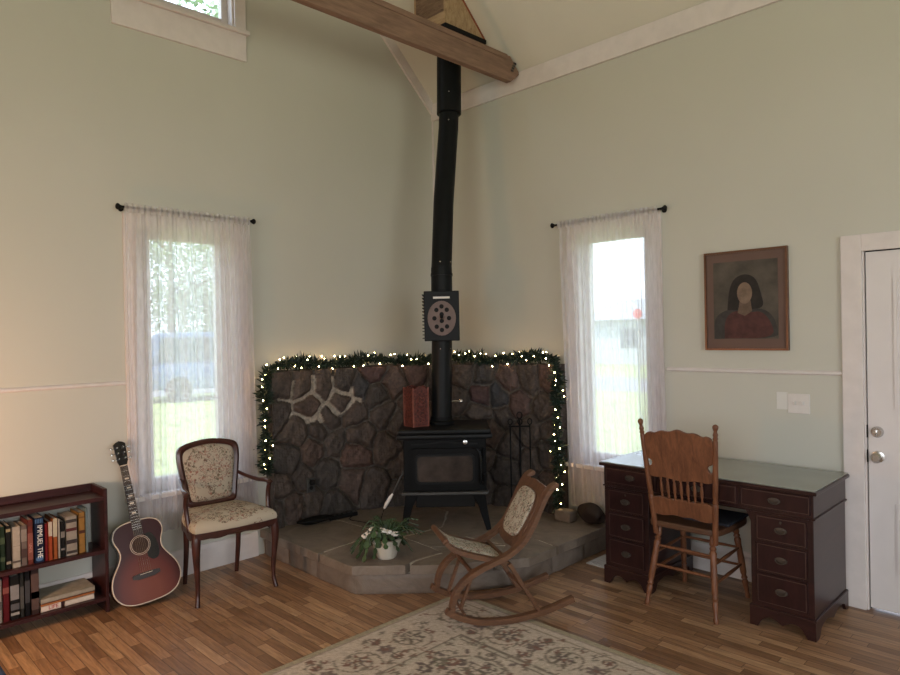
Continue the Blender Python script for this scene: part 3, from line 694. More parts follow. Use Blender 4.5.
# fireplace tool set
ts = thing('fireplace_tools', 'black iron fireplace tool set standing behind the rocking chair', 'fireplace tools', (1.262, -.345, .190), PI/4)
m = MB(); m.turned((0, 0, 0), (0, 0, .03), [(0, .10), (.4, .10), (.6, .03), (1, .015)], 24); m.tube([(0, 0, .02), (0, 0, .76)], .007, 8); m.build('stand', 'iron', ts, True)
m = MB(); m.tube([(-.085, 0, .70), (.085, 0, .70)], .006, 8); m.build('hook_bar', 'iron', ts, True)
m = MB(); m.tube([(.02*math.cos(a_), 0, .785+.025*math.sin(a_)) for a_ in np.linspace(-PI/2, 3*PI/2, 18)], .005, 8); m.build('top_ring', 'iron', ts, True)
for xx_, kind in ((-.075, 'poker'), (.0, 'brush'), (.075, 'shovel')):
    m = MB(); yy_ = -.03
    m.tube([(xx_, yy_, .12), (xx_, yy_, .72)], .006, 8)
    m.tube([(xx_+.016*math.cos(a_), yy_, .74+.022*math.sin(a_)) for a_ in np.linspace(-PI/2, 3*PI/2, 16)], .0045, 8)
    if kind == 'poker': m.tube([(xx_, yy_, .12), (xx_-.01, yy_, .09), (xx_+.03, yy_, .10)], [.006, .006, .002], 8)
    elif kind == 'brush': m.tube([(xx_, yy_, .16), (xx_, yy_, .06)], [.012, .026], 12)
    else: m.box((xx_-.035, yy_-.004, .05), (xx_+.035, yy_+.004, .15), .003)
    m.build(kind, 'iron', ts, True)

# loose stone and dark bag at the right end of the hearth
def lump(name, c, s_, mat, label, cat, seed=1, amp=.12, boxy=0):
    rs = np.random.RandomState(seed); m = MB(); r_ = bmesh.ops.create_icosphere(m.bm, subdivisions=4, radius=1)
    dirs = rs.normal(size=(7, 3)); phs = rs.uniform(0, 6, 7)
    for w in m.bm.verts:
        p = w.co.copy()
        if boxy:
            mx = max(abs(p.x), abs(p.y), abs(p.z)); p = p.lerp(p/mx, boxy)
        k_ = 1+amp*sum(math.sin(2.2*(dirs[i] @ np.array(w.co))+phs[i]) for i in range(7))/4
        w.co = Vector((p.x*s_[0]*k_, p.y*s_[1]*k_, p.z*s_[2]*k_))
    zmin = min(w.co.z for w in m.bm.verts)
    for w in m.bm.verts: w.co.z -= zmin
    o = m.build(name, mat, None, True); o.location = c; tag(o, label, cat); return o
lump('hearth_stone', (1.575, -.20, .191), (.075, .055, .042), 'slab', 'small flat tan stone block lying on the hearth under the right curtain', 'stone', 4, .05, .75)
lump('leather_bag', (1.765, -.15, .191), (.11, .06, .075), plain('dark_brown_leather', (.018, .010, .008), .6), 'dark brown slumped bag on the hearth against the end of the desk', 'bag', 6, .2)
# black gloves and power strip with cord, left of the stove
gl = lump('work_gloves', (.20, -1.50, .191), (.06, .15, .028), 'black', 'pair of black work gloves piled at the foot of the stones left of the stove', 'gloves', 9, .3)
ps = thing('power_strip', 'dark power strip lying on the hearth at the foot of the stones', 'power strip', (.225, -1.27, .191), math.radians(82))
m = MB(); m.box((-.12, -.024, 0), (.12, .024, .032), .006); m.build('casing', 'black', ps)
m = MB()
for i in range(5): m.box((-.085+i*.042, -.013, .032), (-.060+i*.042, .013, .0335))
m.build('sockets', 'ironlt', ps)
cd = thing('blower_cord', 'dark electric cord with a white inline plug running up to the stove', 'cord')
m = MB(); m.tube(chaikin([(.235, -1.14, .20), (.308, -1.30, .196), (.469, -1.243, .196), (.62, -1.27, .197), (.72, -1.30, .25), (.772, -1.294, .37)], 3), .0035, 8); m.build('cord_wire', 'black', cd, True)
m = MB(); m.tube([(.768, -1.294, .362), (.782, -1.285, .395), (.803, -1.262, .445), (.815, -1.250, .468)], [.008, .014, .012, .006], 10); m.build('inline_plug', 'plastic_w', cd, True)
m = MB(); m.tube(chaikin([(.814, -1.251, .466), (.843, -1.223, .551), (.852, -1.175, .625)], 2), .006, 8); m.build('stove_lead', 'ironlt', cd, True)

# ------------------------------------------------------------------ garland with lights
gpts = [(.115, -1.86, .62), (.125, -1.865, .90), (.115, -1.865, 1.18), (.115, -1.85, 1.34), (.11, -1.80, 1.385), (.10, -1.65, 1.42)]
for u_ in np.linspace(.25, LT-.08, 22):
    p_, _ = onwall(u_, 1.405+.015*math.sin(u_*9)+.01*math.sin(u_*23), -.015); gpts.append(tuple(p_))
gpts += [(1.44, -.13, 1.40), (1.475, -.14, 1.34), (1.485, -.155, 1.15), (1.480, -.165, .85), (1.49, -.17, .55), (1.485, -.17, .25)]
gp = chaikin(gpts, 2)
gl_ = [0]
for a, b in zip(gp[:-1], gp[1:]): gl_.append(gl_[-1]+(b-a).length)
GL = gl_[-1]
def gat(s_):
    i = int(np.searchsorted(gl_, s_))-1; i = max(0, min(len(gp)-2, i)); f_ = (s_-gl_[i])/max(1e-6, gl_[i+1]-gl_[i]); return gp[i].lerp(gp[i+1], f_), (gp[i+1]-gp[i]).normalized()
ga = thing('lighted_garland', 'green pine garland with warm fairy lights draped over the stone wall', 'garland')
m = MB(); m.tube(gp, .004, 6); m.build('stem', 'wire', ga)
rnd = random.Random(5); m = MB()
n = int(GL/.010)
for i in range(n):
    p, d_ = gat(GL*i/n)
    fat = .95+.25*math.sin(i*.13)+.2*math.sin(i*.37)+.12*math.sin(i*.71)
    for k_ in range(12):
        v_ = Vector((rnd.gauss(0, 1), rnd.gauss(0, 1), rnd.gauss(0, 1))); v_ = (v_-v_.dot(d_)*d_*.45).normalized()
        v_ = (v_+d_*rnd.uniform(-.3, .6)).normalized()
        L = rnd.uniform(.032, .078)*fat; w = rnd.uniform(.005, .011)
        s_ = v_.cross(Vector((rnd.gauss(0, 1), rnd.gauss(0, 1), rnd.gauss(0, 1)))).normalized()*w
        b0 = p+v_*.004; q = p+v_*L
        if q.x < .012: q.x = .012
        if q.y > -.012: q.y = -.012
        mid = b0.lerp(q, .55)
        vs = [m.bm.verts.new(c_) for c_ in (b0, mid+s_, q, mid-s_)]; m.bm.faces.new(vs)
m.build('foliage', 'needle', ga, fix=False)
bm0 = MB().ball((0, 0, 0), .0040, 8, (1, 1, 1.25)); bulb0 = bm0.build('bulb', 'bulb', ga, True)
NB = 96
for i in range(NB):
    p, d_ = gat(GL*(i+.5)/NB+rnd.uniform(-.015, .015))
    v_ = Vector((rnd.gauss(.5, .6), rnd.gauss(-.5, .6), rnd.gauss(.1, .8))); v_ = (v_-v_.dot(d_)*d_).normalized(); q = p+v_*rnd.uniform(.045, .07)
    if i % 3 == 0: q = p+Vector((-.03, .03, .045)) if p.z > 1.35 else p+Vector((-.02, .0, .0))+d_*.01
    if q.x < .02: q.x = .02
    if q.y > -.02: q.y = -.02
    o = bulb0 if i == 0 else bulb0.copy()
    if i: C.objects.link(o); o.parent = ga
    o.location = q

# ------------------------------------------------------------------ potted cactus
pt = thing('potted_plant', 'trailing holiday cactus with white flowers in a cream pot on the hearth edge', 'potted plant', (1.195, -1.628, .191))
m = MB(); m.turned((0, 0, 0), (0, 0, .125), [(0, .058), (.04, .062), (.5, .080), (.86, .094), (.87, .100), (.995, .102), (1, .092), (.9, .088)][:7], 28); m.build('pot', 'pot', pt, True)
m = MB(); m.turned((0, 0, .118), (0, 0, .127), [(0, .088), (1, .080)], 20); m.build('soil', 'soil', pt)
m = MB(); fl = MB(); rnd = random.Random(11)
for b in range(64):
    a_ = rnd.uniform(0, 2*PI)
    if b % 3 == 0: a_ = rnd.choice((PI*1.25, PI*.25, PI))+rnd.uniform(-.5, .5)
    reach = rnd.uniform(.05, .19); rise = rnd.uniform(.02, .14); droop = rnd.uniform(.0, .16) if reach > .11 else 0
    r0 = rnd.uniform(0, .05); nseg = rnd.randint(5, 7); P_ = []
    if b < 9: a_ = PI*1.25+rnd.uniform(-.75, .55); reach = rnd.uniform(.10, .22); rise = rnd.uniform(.03, .07); droop = rnd.uniform(.12, .20); nseg = 8
    elif b < 15: a_ = PI*.25+rnd.uniform(-.4, .5); reach = rnd.uniform(.14, .21); rise = rnd.uniform(.06, .11); droop = .05
    for i in range(nseg+1):
        f_ = i/nseg; rr = r0+reach*f_; z_ = .125+rise*math.sin(min(1, f_*1.2)*PI*.6)-droop*f_**2.2
        P_.append(Vector((rr*math.cos(a_+.25*f_), rr*math.sin(a_+.25*f_), max(.012, z_))))
    for i in range(nseg):
        A, B = P_[i], P_[i+1]; d_ = (B-A).normalized(); s_ = d_.cross(Vector((0, 0, 1))).normalized()*rnd.uniform(.012, .020)
        up_ = s_.cross(d_).normalized()*.0025; mid = A.lerp(B, .6)
        ring = [A+s_*.3, mid+s_, B+s_*.5, B-s_*.5, mid-s_, A-s_*.3]
        t0 = [m.bm.verts.new(c_+up_) for c_ in ring]; t1 = [m.bm.verts.new(c_-up_) for c_ in ring]
        m.bm.faces.new(t0); m.bm.faces.new(t1[::-1])
        for j in range(6): m.bm.faces.new((t0[j], t1[j], t1[(j+1) % 6], t0[(j+1) % 6]))
m.build('foliage', 'leaf', pt)
for (fx, fy, fz) in ((-.082, -.075, .150), (-.095, -.095, .135), (-.06, -.06, .175), (-.02, -.085, .165), (.02, -.055, .185), (.05, -.03, .175), (.075, .01, .16), (-.085, -.03, .155)):
    m = MB()
    for k_ in range(7):
        a_ = k_*2*PI/7; m.ball((fx+.016*math.cos(a_), fy+.016*math.sin(a_), fz+.004*(k_ % 2)), .014, 6, (1, 1, .8))
    m.build('flower', 'petal', pt, True)

# ------------------------------------------------------------------ rug
RX0, RX1, RY0, RY1 = 1.625, 3.95, -4.6, -1.41
nx_, ny_ = 234, 320
gx = np.linspace(RX0, RX1, nx_); gy = np.linspace(RY0, RY1, ny_); GX, GY = np.meshgrid(gx, gy, indexing='ij')
ground = np.array([.47, .395, .32]); tone = np.array([.30, .25, .195]); dark = np.array([.13, .10, .088]); rust = np.array([.19, .105, .08]); pale = np.array([.42, .37, .295]); green = np.array([.17, .16, .11])
rc = np.ones((nx_, ny_, 3))*ground
ex_ = np.minimum(GX-RX0, RX1-GX); ey_ = np.minimum(GY-RY0, RY1-GY); ed = np.minimum(ex_, ey_)
def put(mask, c): rc[mask] = c
put(ed < .035, np.array([.33, .29, .20])); put((ed > .035) & (ed < .045), dark*2.2)
put((ed > .09) & (ed < .098), tone*.8); put((ed > .40) & (ed < .412), tone*.6); put((ed > .412) & (ed < .44), pale); put((ed > .44) & (ed < .449), tone*.6)
rs = np.random.RandomState(3)
def ringf(cx, cy, r_, w, c): put(np.abs(np.hypot(GX-cx, GY-cy)-r_) < w, c)
def petals(cx, cy, r_, n, ln, wd, c, a0=0):
    for k_ in range(n):
        a_ = a0+2*PI*k_/n; qx, qy = cx+r_*math.cos(a_), cy+r_*math.sin(a_); dx, dy = GX-qx, GY-qy
        u1 = dx*math.cos(a_)+dy*math.sin(a_); v1 = -dx*math.sin(a_)+dy*math.cos(a_); put((u1/ln)**2+(v1/wd)**2 < 1, c)
def scroll(cx, cy, r0, a0, turns, s_, c, w=.006):
    for t_ in np.linspace(0, 1, 70):
        a_ = a0+s_*t_*turns*2*PI; rr = r0*(1-.85*t_); put(np.hypot(GX-cx-rr*math.cos(a_), GY-cy-rr*math.sin(a_)) < w, c)
def flower(cx, cy, sc, c1, c2):
    petals(cx, cy, .035*sc, 6, .022*sc, .014*sc, c1); put(np.hypot(GX-cx, GY-cy) < .016*sc, c2)
# border palmettes
per = [(x, RY1-.245) for x in np.arange(RX0+.245, RX1-.2, .36)]+[(RX0+.245, y) for y in np.arange(RY1-.60, RY0+.2, -.36)]+[(RX1-.245, y) for y in np.arange(RY1-.60, RY0+.2, -.36)]
for k_, (cx, cy) in enumerate(per):
    scroll(cx, cy, .12, k_, 1.0, 1, tone*.62, .006); scroll(cx, cy, .12, k_+3.1, 1.0, 1, tone*.62, .006); petals(cx, cy, .055, 7, .020, .010, rust if k_ % 2 else tone*.5); petals(cx, cy, .03, 6, .016, .010, dark); put(np.hypot(GX-cx, GY-cy) < .014, pale)
    hx = 1 if abs(cy-(RY1-.245)) < .01 else 0
    mx, my = (cx+.18, cy) if hx else (cx, cy-.18)
    flower(mx, my, .9, dark*1.3, rust)
    for s1 in (-1, 1):
        qx, qy = (mx, my+s1*.10) if hx else (mx+s1*.10, my); scroll(qx, qy, .05, rs.uniform(0, 6), 1.1, s1, tone*.5); flower(qx, qy, .5, rust, dark)
# field: large medallion rings with arabesques
for cx, cy, big in ((2.36, -2.12, 1), (3.22, -2.12, 1), (2.79, -2.95, 1), (2.36, -3.7, 1), (3.22, -3.7, 1), (2.79, -2.12, 0), (2.36, -2.9, 0), (3.22, -2.9, 0)):
    R_ = .21 if big else .09
    ringf(cx, cy, R_, .009, tone*.75); ringf(cx, cy, R_-.025, .006, pale); ringf(cx, cy, R_*.45, .006, tone*.5)
    petals(cx, cy, R_*.7, 8, R_*.16, R_*.08, dark); petals(cx, cy, R_*.28, 6, R_*.12, R_*.07, rust); petals(cx, cy, R_*1.25, 12, R_*.12, R_*.06, dark*1.2, .2)
for _ in range(420):
    cx, cy = rs.uniform(RX0+.47, RX1-.47), rs.uniform(RY0+.47, RY1-.47)
    q = rs.randint(5)
    if q < 2: scroll(cx, cy, rs.uniform(.04, .08), rs.uniform(0, 6), 1.2, rs.choice([-1, 1]), tone*.5, .0055)
    elif q == 2: flower(cx, cy, rs.uniform(.5, .9), (dark, rust, green)[rs.randint(3)], pale)
    else: petals(cx, cy, .03, rs.randint(2, 4), .025, .009, (dark, dark, rust)[rs.randint(3)], rs.uniform(0, 6))
for _ in range(900):
    cx, cy = rs.uniform(RX0+.06, RX1-.06), rs.uniform(-2.9, RY1-.06)
    petals(cx, cy, .012, rs.randint(2, 5), .012, .006, (tone*.6, tone*.7, rust, pale)[rs.randint(4)], rs.uniform(0, 6))
rc *= (1+.10*rs.normal(size=(nx_, ny_)))[..., None]; rc = np.clip(rc, .01, 1)
verts = [(float(GX[i, j]), float(GY[i, j]), .011) for i in range(nx_) for j in range(ny_)]
faces = [(i*ny_+j, (i+1)*ny_+j, (i+1)*ny_+j+1, i*ny_+j+1) for i in range(nx_-1) for j in range(ny_-1)]
cols = [tuple(rc[i, j])+(1,) for i in range(nx_) for j in range(ny_)]
b_ = len(verts); per_i = [i*ny_ for i in range(nx_)]+[(nx_-1)*ny_+j for j in range(1, ny_)]+[i*ny_+ny_-1 for i in range(nx_-2, -1, -1)]+[j for j in range(ny_-2, 0, -1)]
for i in per_i: x, y, _ = verts[i]; verts.append((x, y, .001)); cols.append((.3, .26, .19, 1))
for k_ in range(len(per_i)): k2 = (k_+1) % len(per_i); faces.append((per_i[k_], b_+k_, b_+k2, per_i[k2]))
me = bpy.data.meshes.new('area_rug'); me.from_pydata(verts, [], faces)
ca = me.color_attributes.new('Col', 'FLOAT_COLOR', 'POINT'); ca.data.foreach_set('color', np.array(cols, dtype=np.float32).ravel())
MT['rug'] = vcol('wool_rug', .95, .4, 260); me.materials.append(MT['rug'])
o = bpy.data.objects.new('area_rug', me); C.objects.link(o); tag(o, 'beige floral patterned area rug on the oak floor', 'rug')

# ------------------------------------------------------------------ rocking chair (side profile in local x-z, width along y)
rk = thing('rocking_chair', 'small wooden folding rocking chair with tapestry seat and back', 'rocking chair', (1.80, -1.725, .012), 1.032)
hw = .183
def sidebar(name, pts, wd, th_, y_, taper=None):
    P_ = chaikin([(x, y_, z) for x, z in pts], 2); n = len(P_)
    h = [wd]*n if taper is None else [taper[0]+(taper[1]-taper[0])*i/(n-1) for i in range(n)]
    m = MB(); m.bar(P_, th_, h, (0, 1, 0)); return m.build(name, 'rock', rk, True)
main = [(.010, .075), (.022, .170), (.062, .238), (.145, .300), (.255, .340), (.355, .378), (.438, .445), (.492, .535), (.548, .655), (.595, .728), (.632, .742)]
for y_ in (-hw, hw):
    sidebar('side_rail', main, .05, .028, y_, (.046, .054))
    sidebar('runner', [(-.018, .108), (.05, .066), (.16, .026), (.30, .014), (.42, .020), (.55, .040), (.72, .092)], .040, .032, y_*1.02)
    sidebar('rear_strut', [(.345, .325), (.43, .185), (.515, .050)], .046, .022, y_*.93)
def rung(x, z, rad=.010, name='stretcher', y_=hw): m = MB(); m.tube([(x, -y_, z), (x, y_, z)], rad, 10); m.build(name, 'rock', rk, True)
rung(.455, .15); rung(.14, .285, .012); rung(.085, .075, .009); rung(.33, .35, .011)
sidebar('seat_link', [(.155, .300), (.075, .09)], .022, .016, hw*.75); sidebar('seat_link', [(.155, .300), (.075, .09)], .022, .016, -hw*.75)
# seat: two side boards, front roll and cushioned panel
sprof = [(-.004, .468), (.010, .445), (.05, .415), (.14, .380), (.25, .348), (.345, .318)]
for y_ in (-hw+.035, hw-.035): sidebar('seat_side', sprof, .046, .026, y_)
m = MB(); m.tube([(-.003, -hw+.03, .466), (-.003, hw-.03, .466)], .017, 12); m.build('seat_front_roll', 'rock', rk, True)
m = MB(); m.box((.325, -hw+.035, .30), (.350, hw-.035, .335), .004); m.build('seat_rear_rail', 'rock', rk)
sp_ = chaikin([(x, 0, z) for x, z in sprof], 2)
m = MB()
def sfn(uu, vv):
    i = uu*(len(sp_)-1); a = int(min(i, len(sp_)-2)); p = sp_[a].lerp(sp_[a+1], i-a); y_ = (-1+2*vv)*(hw-.052)
    puff = .022*(1-(2*vv-1)**4)*(1-(2*uu-1)**6); return (p.x+.30*puff, y_, p.z+.004+puff)
m.grid(sfn, 24, 14); m.build('seat_pad', 'tap_rock', rk, True)
# back: scalloped crest, lower board, oval tapestry between side rails
bdir = Vector((.600-.438, 0, .735-.445)).normalized(); b0 = Vector((.418, 0, .432)); bn = Vector((-bdir.z, 0, bdir.x))
Mb = Matrix(((0, bdir.x, bn.x, b0.x), (1, 0, 0, 0), (0, bdir.z, bn.z, b0.z), (0, 0, 0, 1)))  # local: x across, y up the back, z normal (forward)
LB = .335; hb = hw-.016
crest = [(-hb, LB-.045), (-hb, LB+.010), (-hb*.75, LB+.016), (-hb*.4, LB+.004), (0, LB+.022), (hb*.4, LB+.004), (hb*.75, LB+.016), (hb, LB+.010), (hb, LB-.045)]
oval = [(.132*math.copysign(abs(math.cos(a_))**.55, math.cos(a_)), .142+.145*math.copysign(abs(math.sin(a_))**.6, math.sin(a_))) for a_ in np.linspace(0, 2*PI, 40, endpoint=False)]
m = MB(); outer = [(hb, -.005)]
m.prism([(-hb, -.03), (-hb*.6, -.05), (0, -.058), (hb*.6, -.05), (hb, -.03), (hb, LB+.002), (hb*.75, LB+.006), (hb*.4, LB+.008), (0, LB+.014), (-hb*.4, LB+.008), (-hb*.75, LB+.006), (-hb, LB+.002)], -.010, .008, 'z', .002, M=Mb)
m.build('back_board', 'rock', rk)
m = MB(); m.prism([(x*1.05, .142+(z-.142)*1.04) for x, z in oval], .0085, .013, 'z', .001, M=Mb); m.build('back_bead', 'rock', rk)
m = MB(); m.prism(oval, .0085, .024, 'z', .006, M=Mb); m.build('back_pad', 'tap_rock', rk, True)
for y_ in (-hw, hw):
    m = MB(); m.turned((.630, y_-.016, .741), (.630, y_+.016, .741), [(0, .0135), (1, .0135)], 14); m.build('scroll_end', 'rock', rk, True)

# ------------------------------------------------------------------ armchair
ac = thing('armchair', 'antique walnut armchair with cream tapestry upholstery in front of the left window', 'armchair', (.42, -2.345, 0), math.radians(-5))
def cab(x, y_, top, sx, sy, front=True):
    m = MB()
    if front: P_ = [(x, y_, top), (x+.012*sx, y_+.010*sy, top-.09), (x-.002*sx, y_, .20), (x-.010*sx, y_-.004*sy, .08), (x+.004*sx, y_+.004*sy, .02), (x+.012*sx, y_+.008*sy, 0)]; R_ = [.026, .027, .018, .013, .015, .014]
    else: P_ = [(x, y_, top), (x-.002, y_, .25), (x-.03, y_, .10), (x-.05, y_, 0)]; R_ = [.022, .018, .015, .014]
    P2 = chaikin(P_, 2); n = len(P2); m.tube(P2, [float(np.interp(i/(n-1), np.linspace(0, 1, len(R_)), R_)) for i in range(n)], 10)
    m.build('leg', 'armw', ac, True)
cab(.205, -.245, .44, 1, -1); cab(.205, .245, .44, 1, 1); cab(-.195, -.175, .44, 1, 1, False); cab(-.195, .175, .44, 1, 1, False)
seat_o = [(-.215, -.19), (-.215, .19), (-.10, .235), (.08, .262), (.20, .272), (.232, .262), (.245, .18), (.258, 0), (.245, -.18), (.232, -.262), (.20, -.272), (.08, -.262), (-.10, -.235)]
def densify(P_, d_=.03):
    Q = []
    for a, b in zip(P_, P_[1:]+P_[:1]):
        n = max(1, int(math.hypot(b[0]-a[0], b[1]-a[1])/d_)); Q += [(a[0]+(b[0]-a[0])*i/n, a[1]+(b[1]-a[1])*i/n) for i in range(n)]
    return Q
so = densify(seat_o)
# apron ring with serpentine lower edge
m = MB(); n = len(so)
tt = [m.bm.verts.new((x, y, .445)) for x, y in so]
bb = []
for i, (x, y) in enumerate(so): bb.append(m.bm.verts.new((x*.995, y*.995, .412+.010*math.cos((y if abs(x) > .19 else x)*24)-(.012 if min(abs(abs(y)-.25), 1) < .03 else 0))))
ti = [m.bm.verts.new((x*.86, y*.86, .445)) for x, y in so]; bi = [m.bm.verts.new((x*.86, y*.86, .40)) for x, y in so]
for i in range(n):
    j = (i+1) % n
    for a, b in ((tt, bb), (bi, ti), (ti, tt), (bb, bi)): m.bm.faces.new((a[i], a[j], b[j], b[i]))
m.build('seat_rail', 'armw', ac, True)
m = MB(); rings = []
for k_, (sc, z_) in enumerate([(.985, .446), (1.0, .462), (.985, .480), (.93, .497), (.80, .511), (.55, .522), (.25, .527)]):
    rings.append([m.bm.verts.new((x*sc+.0, y*sc, z_)) for x, y in so])
for a, b in zip(rings[:-1], rings[1:]):
    for i in range(n): m.bm.faces.new((a[i], a[(i+1) % n], b[(i+1) % n], b[i]))
m.bm.faces.new(rings[-1]); m.build('seat_cushion', 'tap_seat', ac, True)
# back frame (tilted), local plane: across y, up z', leaning to -x
lean = math.radians(9)
Ma = Matrix(((0, -math.sin(lean), math.cos(lean), -.200), (1, 0, 0, 0), (0, math.cos(lean), math.sin(lean), .505), (0, 0, 0, 1)))
def backshape(s_):
    base = [(-.165, .0), (-.172, .06), (-.195, .20), (-.212, .32), (-.205, .385), (-.165, .412), (-.08, .430), (0, .438), (.08, .430), (.165, .412), (.205, .385), (.212, .32), (.195, .20), (.172, .06), (.165, .0), (.08, -.008), (0, -.010), (-.08, -.008)]
    P_ = [Vector((x, z, 0)) for x, z in base]; P_ = P_+[P_[0]]
    for _ in range(2):
        q = []
        for a, b in zip(P_[:-1], P_[1:]): q += [a*.75+b*.25, a*.25+b*.75]
        P_ = q+[q[0]]
    P_ = P_[:-1]; c_ = Vector((0, .21, 0))
    return [((p.x)*(1-s_/.20), c_.y+(p.y-c_.y)*(1-s_/.22)) for p in P_]
fo, fi = backshape(0), backshape(.034)
m = MB(); n = len(fo); V_ = {}
for key, P_, z_ in (('a', fo, -.014), ('b', fo, .010), ('m', backshape(.016), .020), ('c', fi, .010), ('d', fi, -.014)): V_[key] = [m.bm.verts.new(Ma @ Vector((x, y, z_))) for x, y in P_]
for a, b in (('a', 'b'), ('b', 'm'), ('m', 'c'), ('c', 'd'), ('d', 'a')):
    for i in range(n): m.bm.faces.new((V_[a][i], V_[a][(i+1) % n], V_[b][(i+1) % n], V_[b][i]))
m.build('back_frame', 'armw', ac, True)
m = MB(); rings = [[m.bm.verts.new(Ma @ Vector((x*sc, .21+(y-.21)*sc, z_))) for x, y in fi] for sc, z_ in ((1.0, .004), (.97, .016), (.85, .026), (.5, .033))]
for a, b in zip(rings[:-1], rings[1:]):
    for i in range(n): m.bm.faces.new((a[i], a[(i+1) % n], b[(i+1) % n], b[i]))
m.bm.faces.new(rings[-1]); m.bm.faces.new([m.bm.verts.new(Ma @ Vector((x, y, -.010))) for x, y in fi]); m.build('back_cushion', 'tap_arm', ac, True)
for s_ in (-1, 1):
    m = MB(); m.tube([(-.205, s_*.165, .44), (-.207, s_*.165, .50)], .017, 10); m.build('back_post', 'armw', ac, True)
    P_ = chaikin([(-.235, s_*.192, .690), (-.14, s_*.215, .672), (-.02, s_*.245, .660), (.07, s_*.262, .670), (.112, s_*.268, .666), (.122, s_*.27, .652)], 2); n2 = len(P_)
    m = MB(); m.tube(P_, [.012+.008*min(1, max(0, (i/(n2-1)-.25)*1.5))-(.006 if i == n2-1 else 0) for i in range(n2)], 10); m.build('armrest', 'armw', ac, True)
    P_ = chaikin([(.110, s_*.268, .662), (.085, s_*.268, .60), (.090, s_*.262, .53), (.120, s_*.256, .435)], 2); m = MB(); m.tube(P_, .0145, 10); m.build('arm_support', 'armw', ac, True)

# ------------------------------------------------------------------ desk
dk = thing('pedestal_desk', 'dark mahogany pedestal desk with glass top under the picture', 'desk', (2.17, -.635, 0))
W_, D_ = 1.25, .58
m = MB(); m.box((-.012, -.014, .752), (W_+.014, D_, .771), .005, seg=3); m.build('desktop', 'mahog', dk)
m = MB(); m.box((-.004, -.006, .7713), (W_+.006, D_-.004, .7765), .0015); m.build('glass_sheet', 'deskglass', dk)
def inl(mb, x0, x1, z0, z1, y_, w=.003):
    for q in ((x0, x1, z0, z0+w), (x0, x1, z1-w, z1), (x0, x0+w, z0, z1), (x1-w, x1, z0, z1)): mb.box((q[0], y_-.0008, q[2]), (q[1], y_, q[3]))
def drawer(x0, x1, z0, z1, y_=.012, key=False):
    m = MB(); m.box((x0, y_-.006, z0), (x1, y_+.008, z1), .002); dw = m.build('drawer', 'mahogd', dk)
    m = MB(); inl(m, x0+.006, x1-.006, z0+.006, z1-.006, y_-.006); m.build('string_inlay', 'inlay', dw)
    cx, cz = (x0+x1)/2, (z0+z1)/2
    m = MB(); m.prism(ell(cx, cz, .032, .018, 24), y_-.009, y_-.0062, 'y', .0008)
    m.tube([(cx+.026*math.cos(a_), y_-.016-.006*abs(math.sin(a_)), cz+.004+.018*math.sin(a_)) for a_ in np.linspace(PI, 2*PI, 12)], .0025, 6)
    for s_ in (-1, 1): m.tube([(cx+s_*.026, y_-.008, cz+.004), (cx+s_*.026, y_-.018, cz+.004)], .0035, 6)
    m.build('handle', 'brass', dw, True)
    if key: m = MB(); m.prism(ell(cx, z1-.025, .006, .008, 12), y_-.008, y_-.0062, 'y'); m.build('keyhole', 'brass', dw)
# upper section
m = MB(); m.box((0.008, .014, .622), (W_-.008, D_-.005, .752), .002); m.box((0.0, .010, .618), (W_, D_-.003, .628), .003); m.build('frieze_case', 'mahog', dk)
drawer(.022, .375, .642, .742); drawer(.395, .855, .642, .742, key=True); drawer(.875, W_-.022, .642, .742)
# pedestals
def pedestal(x0, x1):
    m = MB(); m.box((x0, .014, .105), (x1, D_-.01, .618), .003); m.build('pedestal_case', 'mahog', dk)
    i0, i1 = x0+.030, x1-.030
    for k_, (z0, z1) in enumerate(((.470, .606), (.304, .456), (.132, .290))): drawer(i0, i1, z0, z1, key=(k_ == 0))
    m = MB(); m.box((x0-.010, .004, .094), (x1+.010, D_-.002, .110), .004); m.build('base_moulding', 'mahog', dk)
    def scal(a0, a1, nn=24):
        L = a1-a0; P_ = [(a0, 0), (a0, .095), (a1, .095), (a1, 0)]
        low = []
        for i in range(nn+1):
            t_ = i/nn; s_ = t_*L; e = min(s_, L-s_)
            z_ = 0 if e < .045 else (.052*min(1, (e-.045)/.03)**.6 if e < .075 else .052+.012*math.sin((e-.075)/(L/2-.075+1e-6)*PI)-.014*(1 if abs(t_-.5) < .001 else 0)*0-.018*max(0, 1-abs(t_-.5)/.18))
            low.append((a1-s_, z_))
        return [(a0, .095), (a1, .095)]+low
    m = MB(); m.prism(scal(x0-.008, x1+.008), .006, .024, 'y'); m.build('bracket_foot_rail', 'mahog', dk)
    for xa in (x0-.008, x1-.010):
        m = MB(); m.prism([(y+0, z) for y, z in scal(.024, D_-.002)], xa, xa+.018, 'x'); m.build('bracket_foot_rail', 'mahog', dk)
pedestal(.010, .318); pedestal(.925, W_-.010)
m = MB(); m.prism([(.318, .618), (.345, .618), (.330, .59), (.318, .56)], .018, .03, 'y'); m.prism([(.925, .618), (.898, .618), (.913, .59), (.925, .56)], .018, .03, 'y'); m.build('kneehole_bracket', 'mahog', dk)

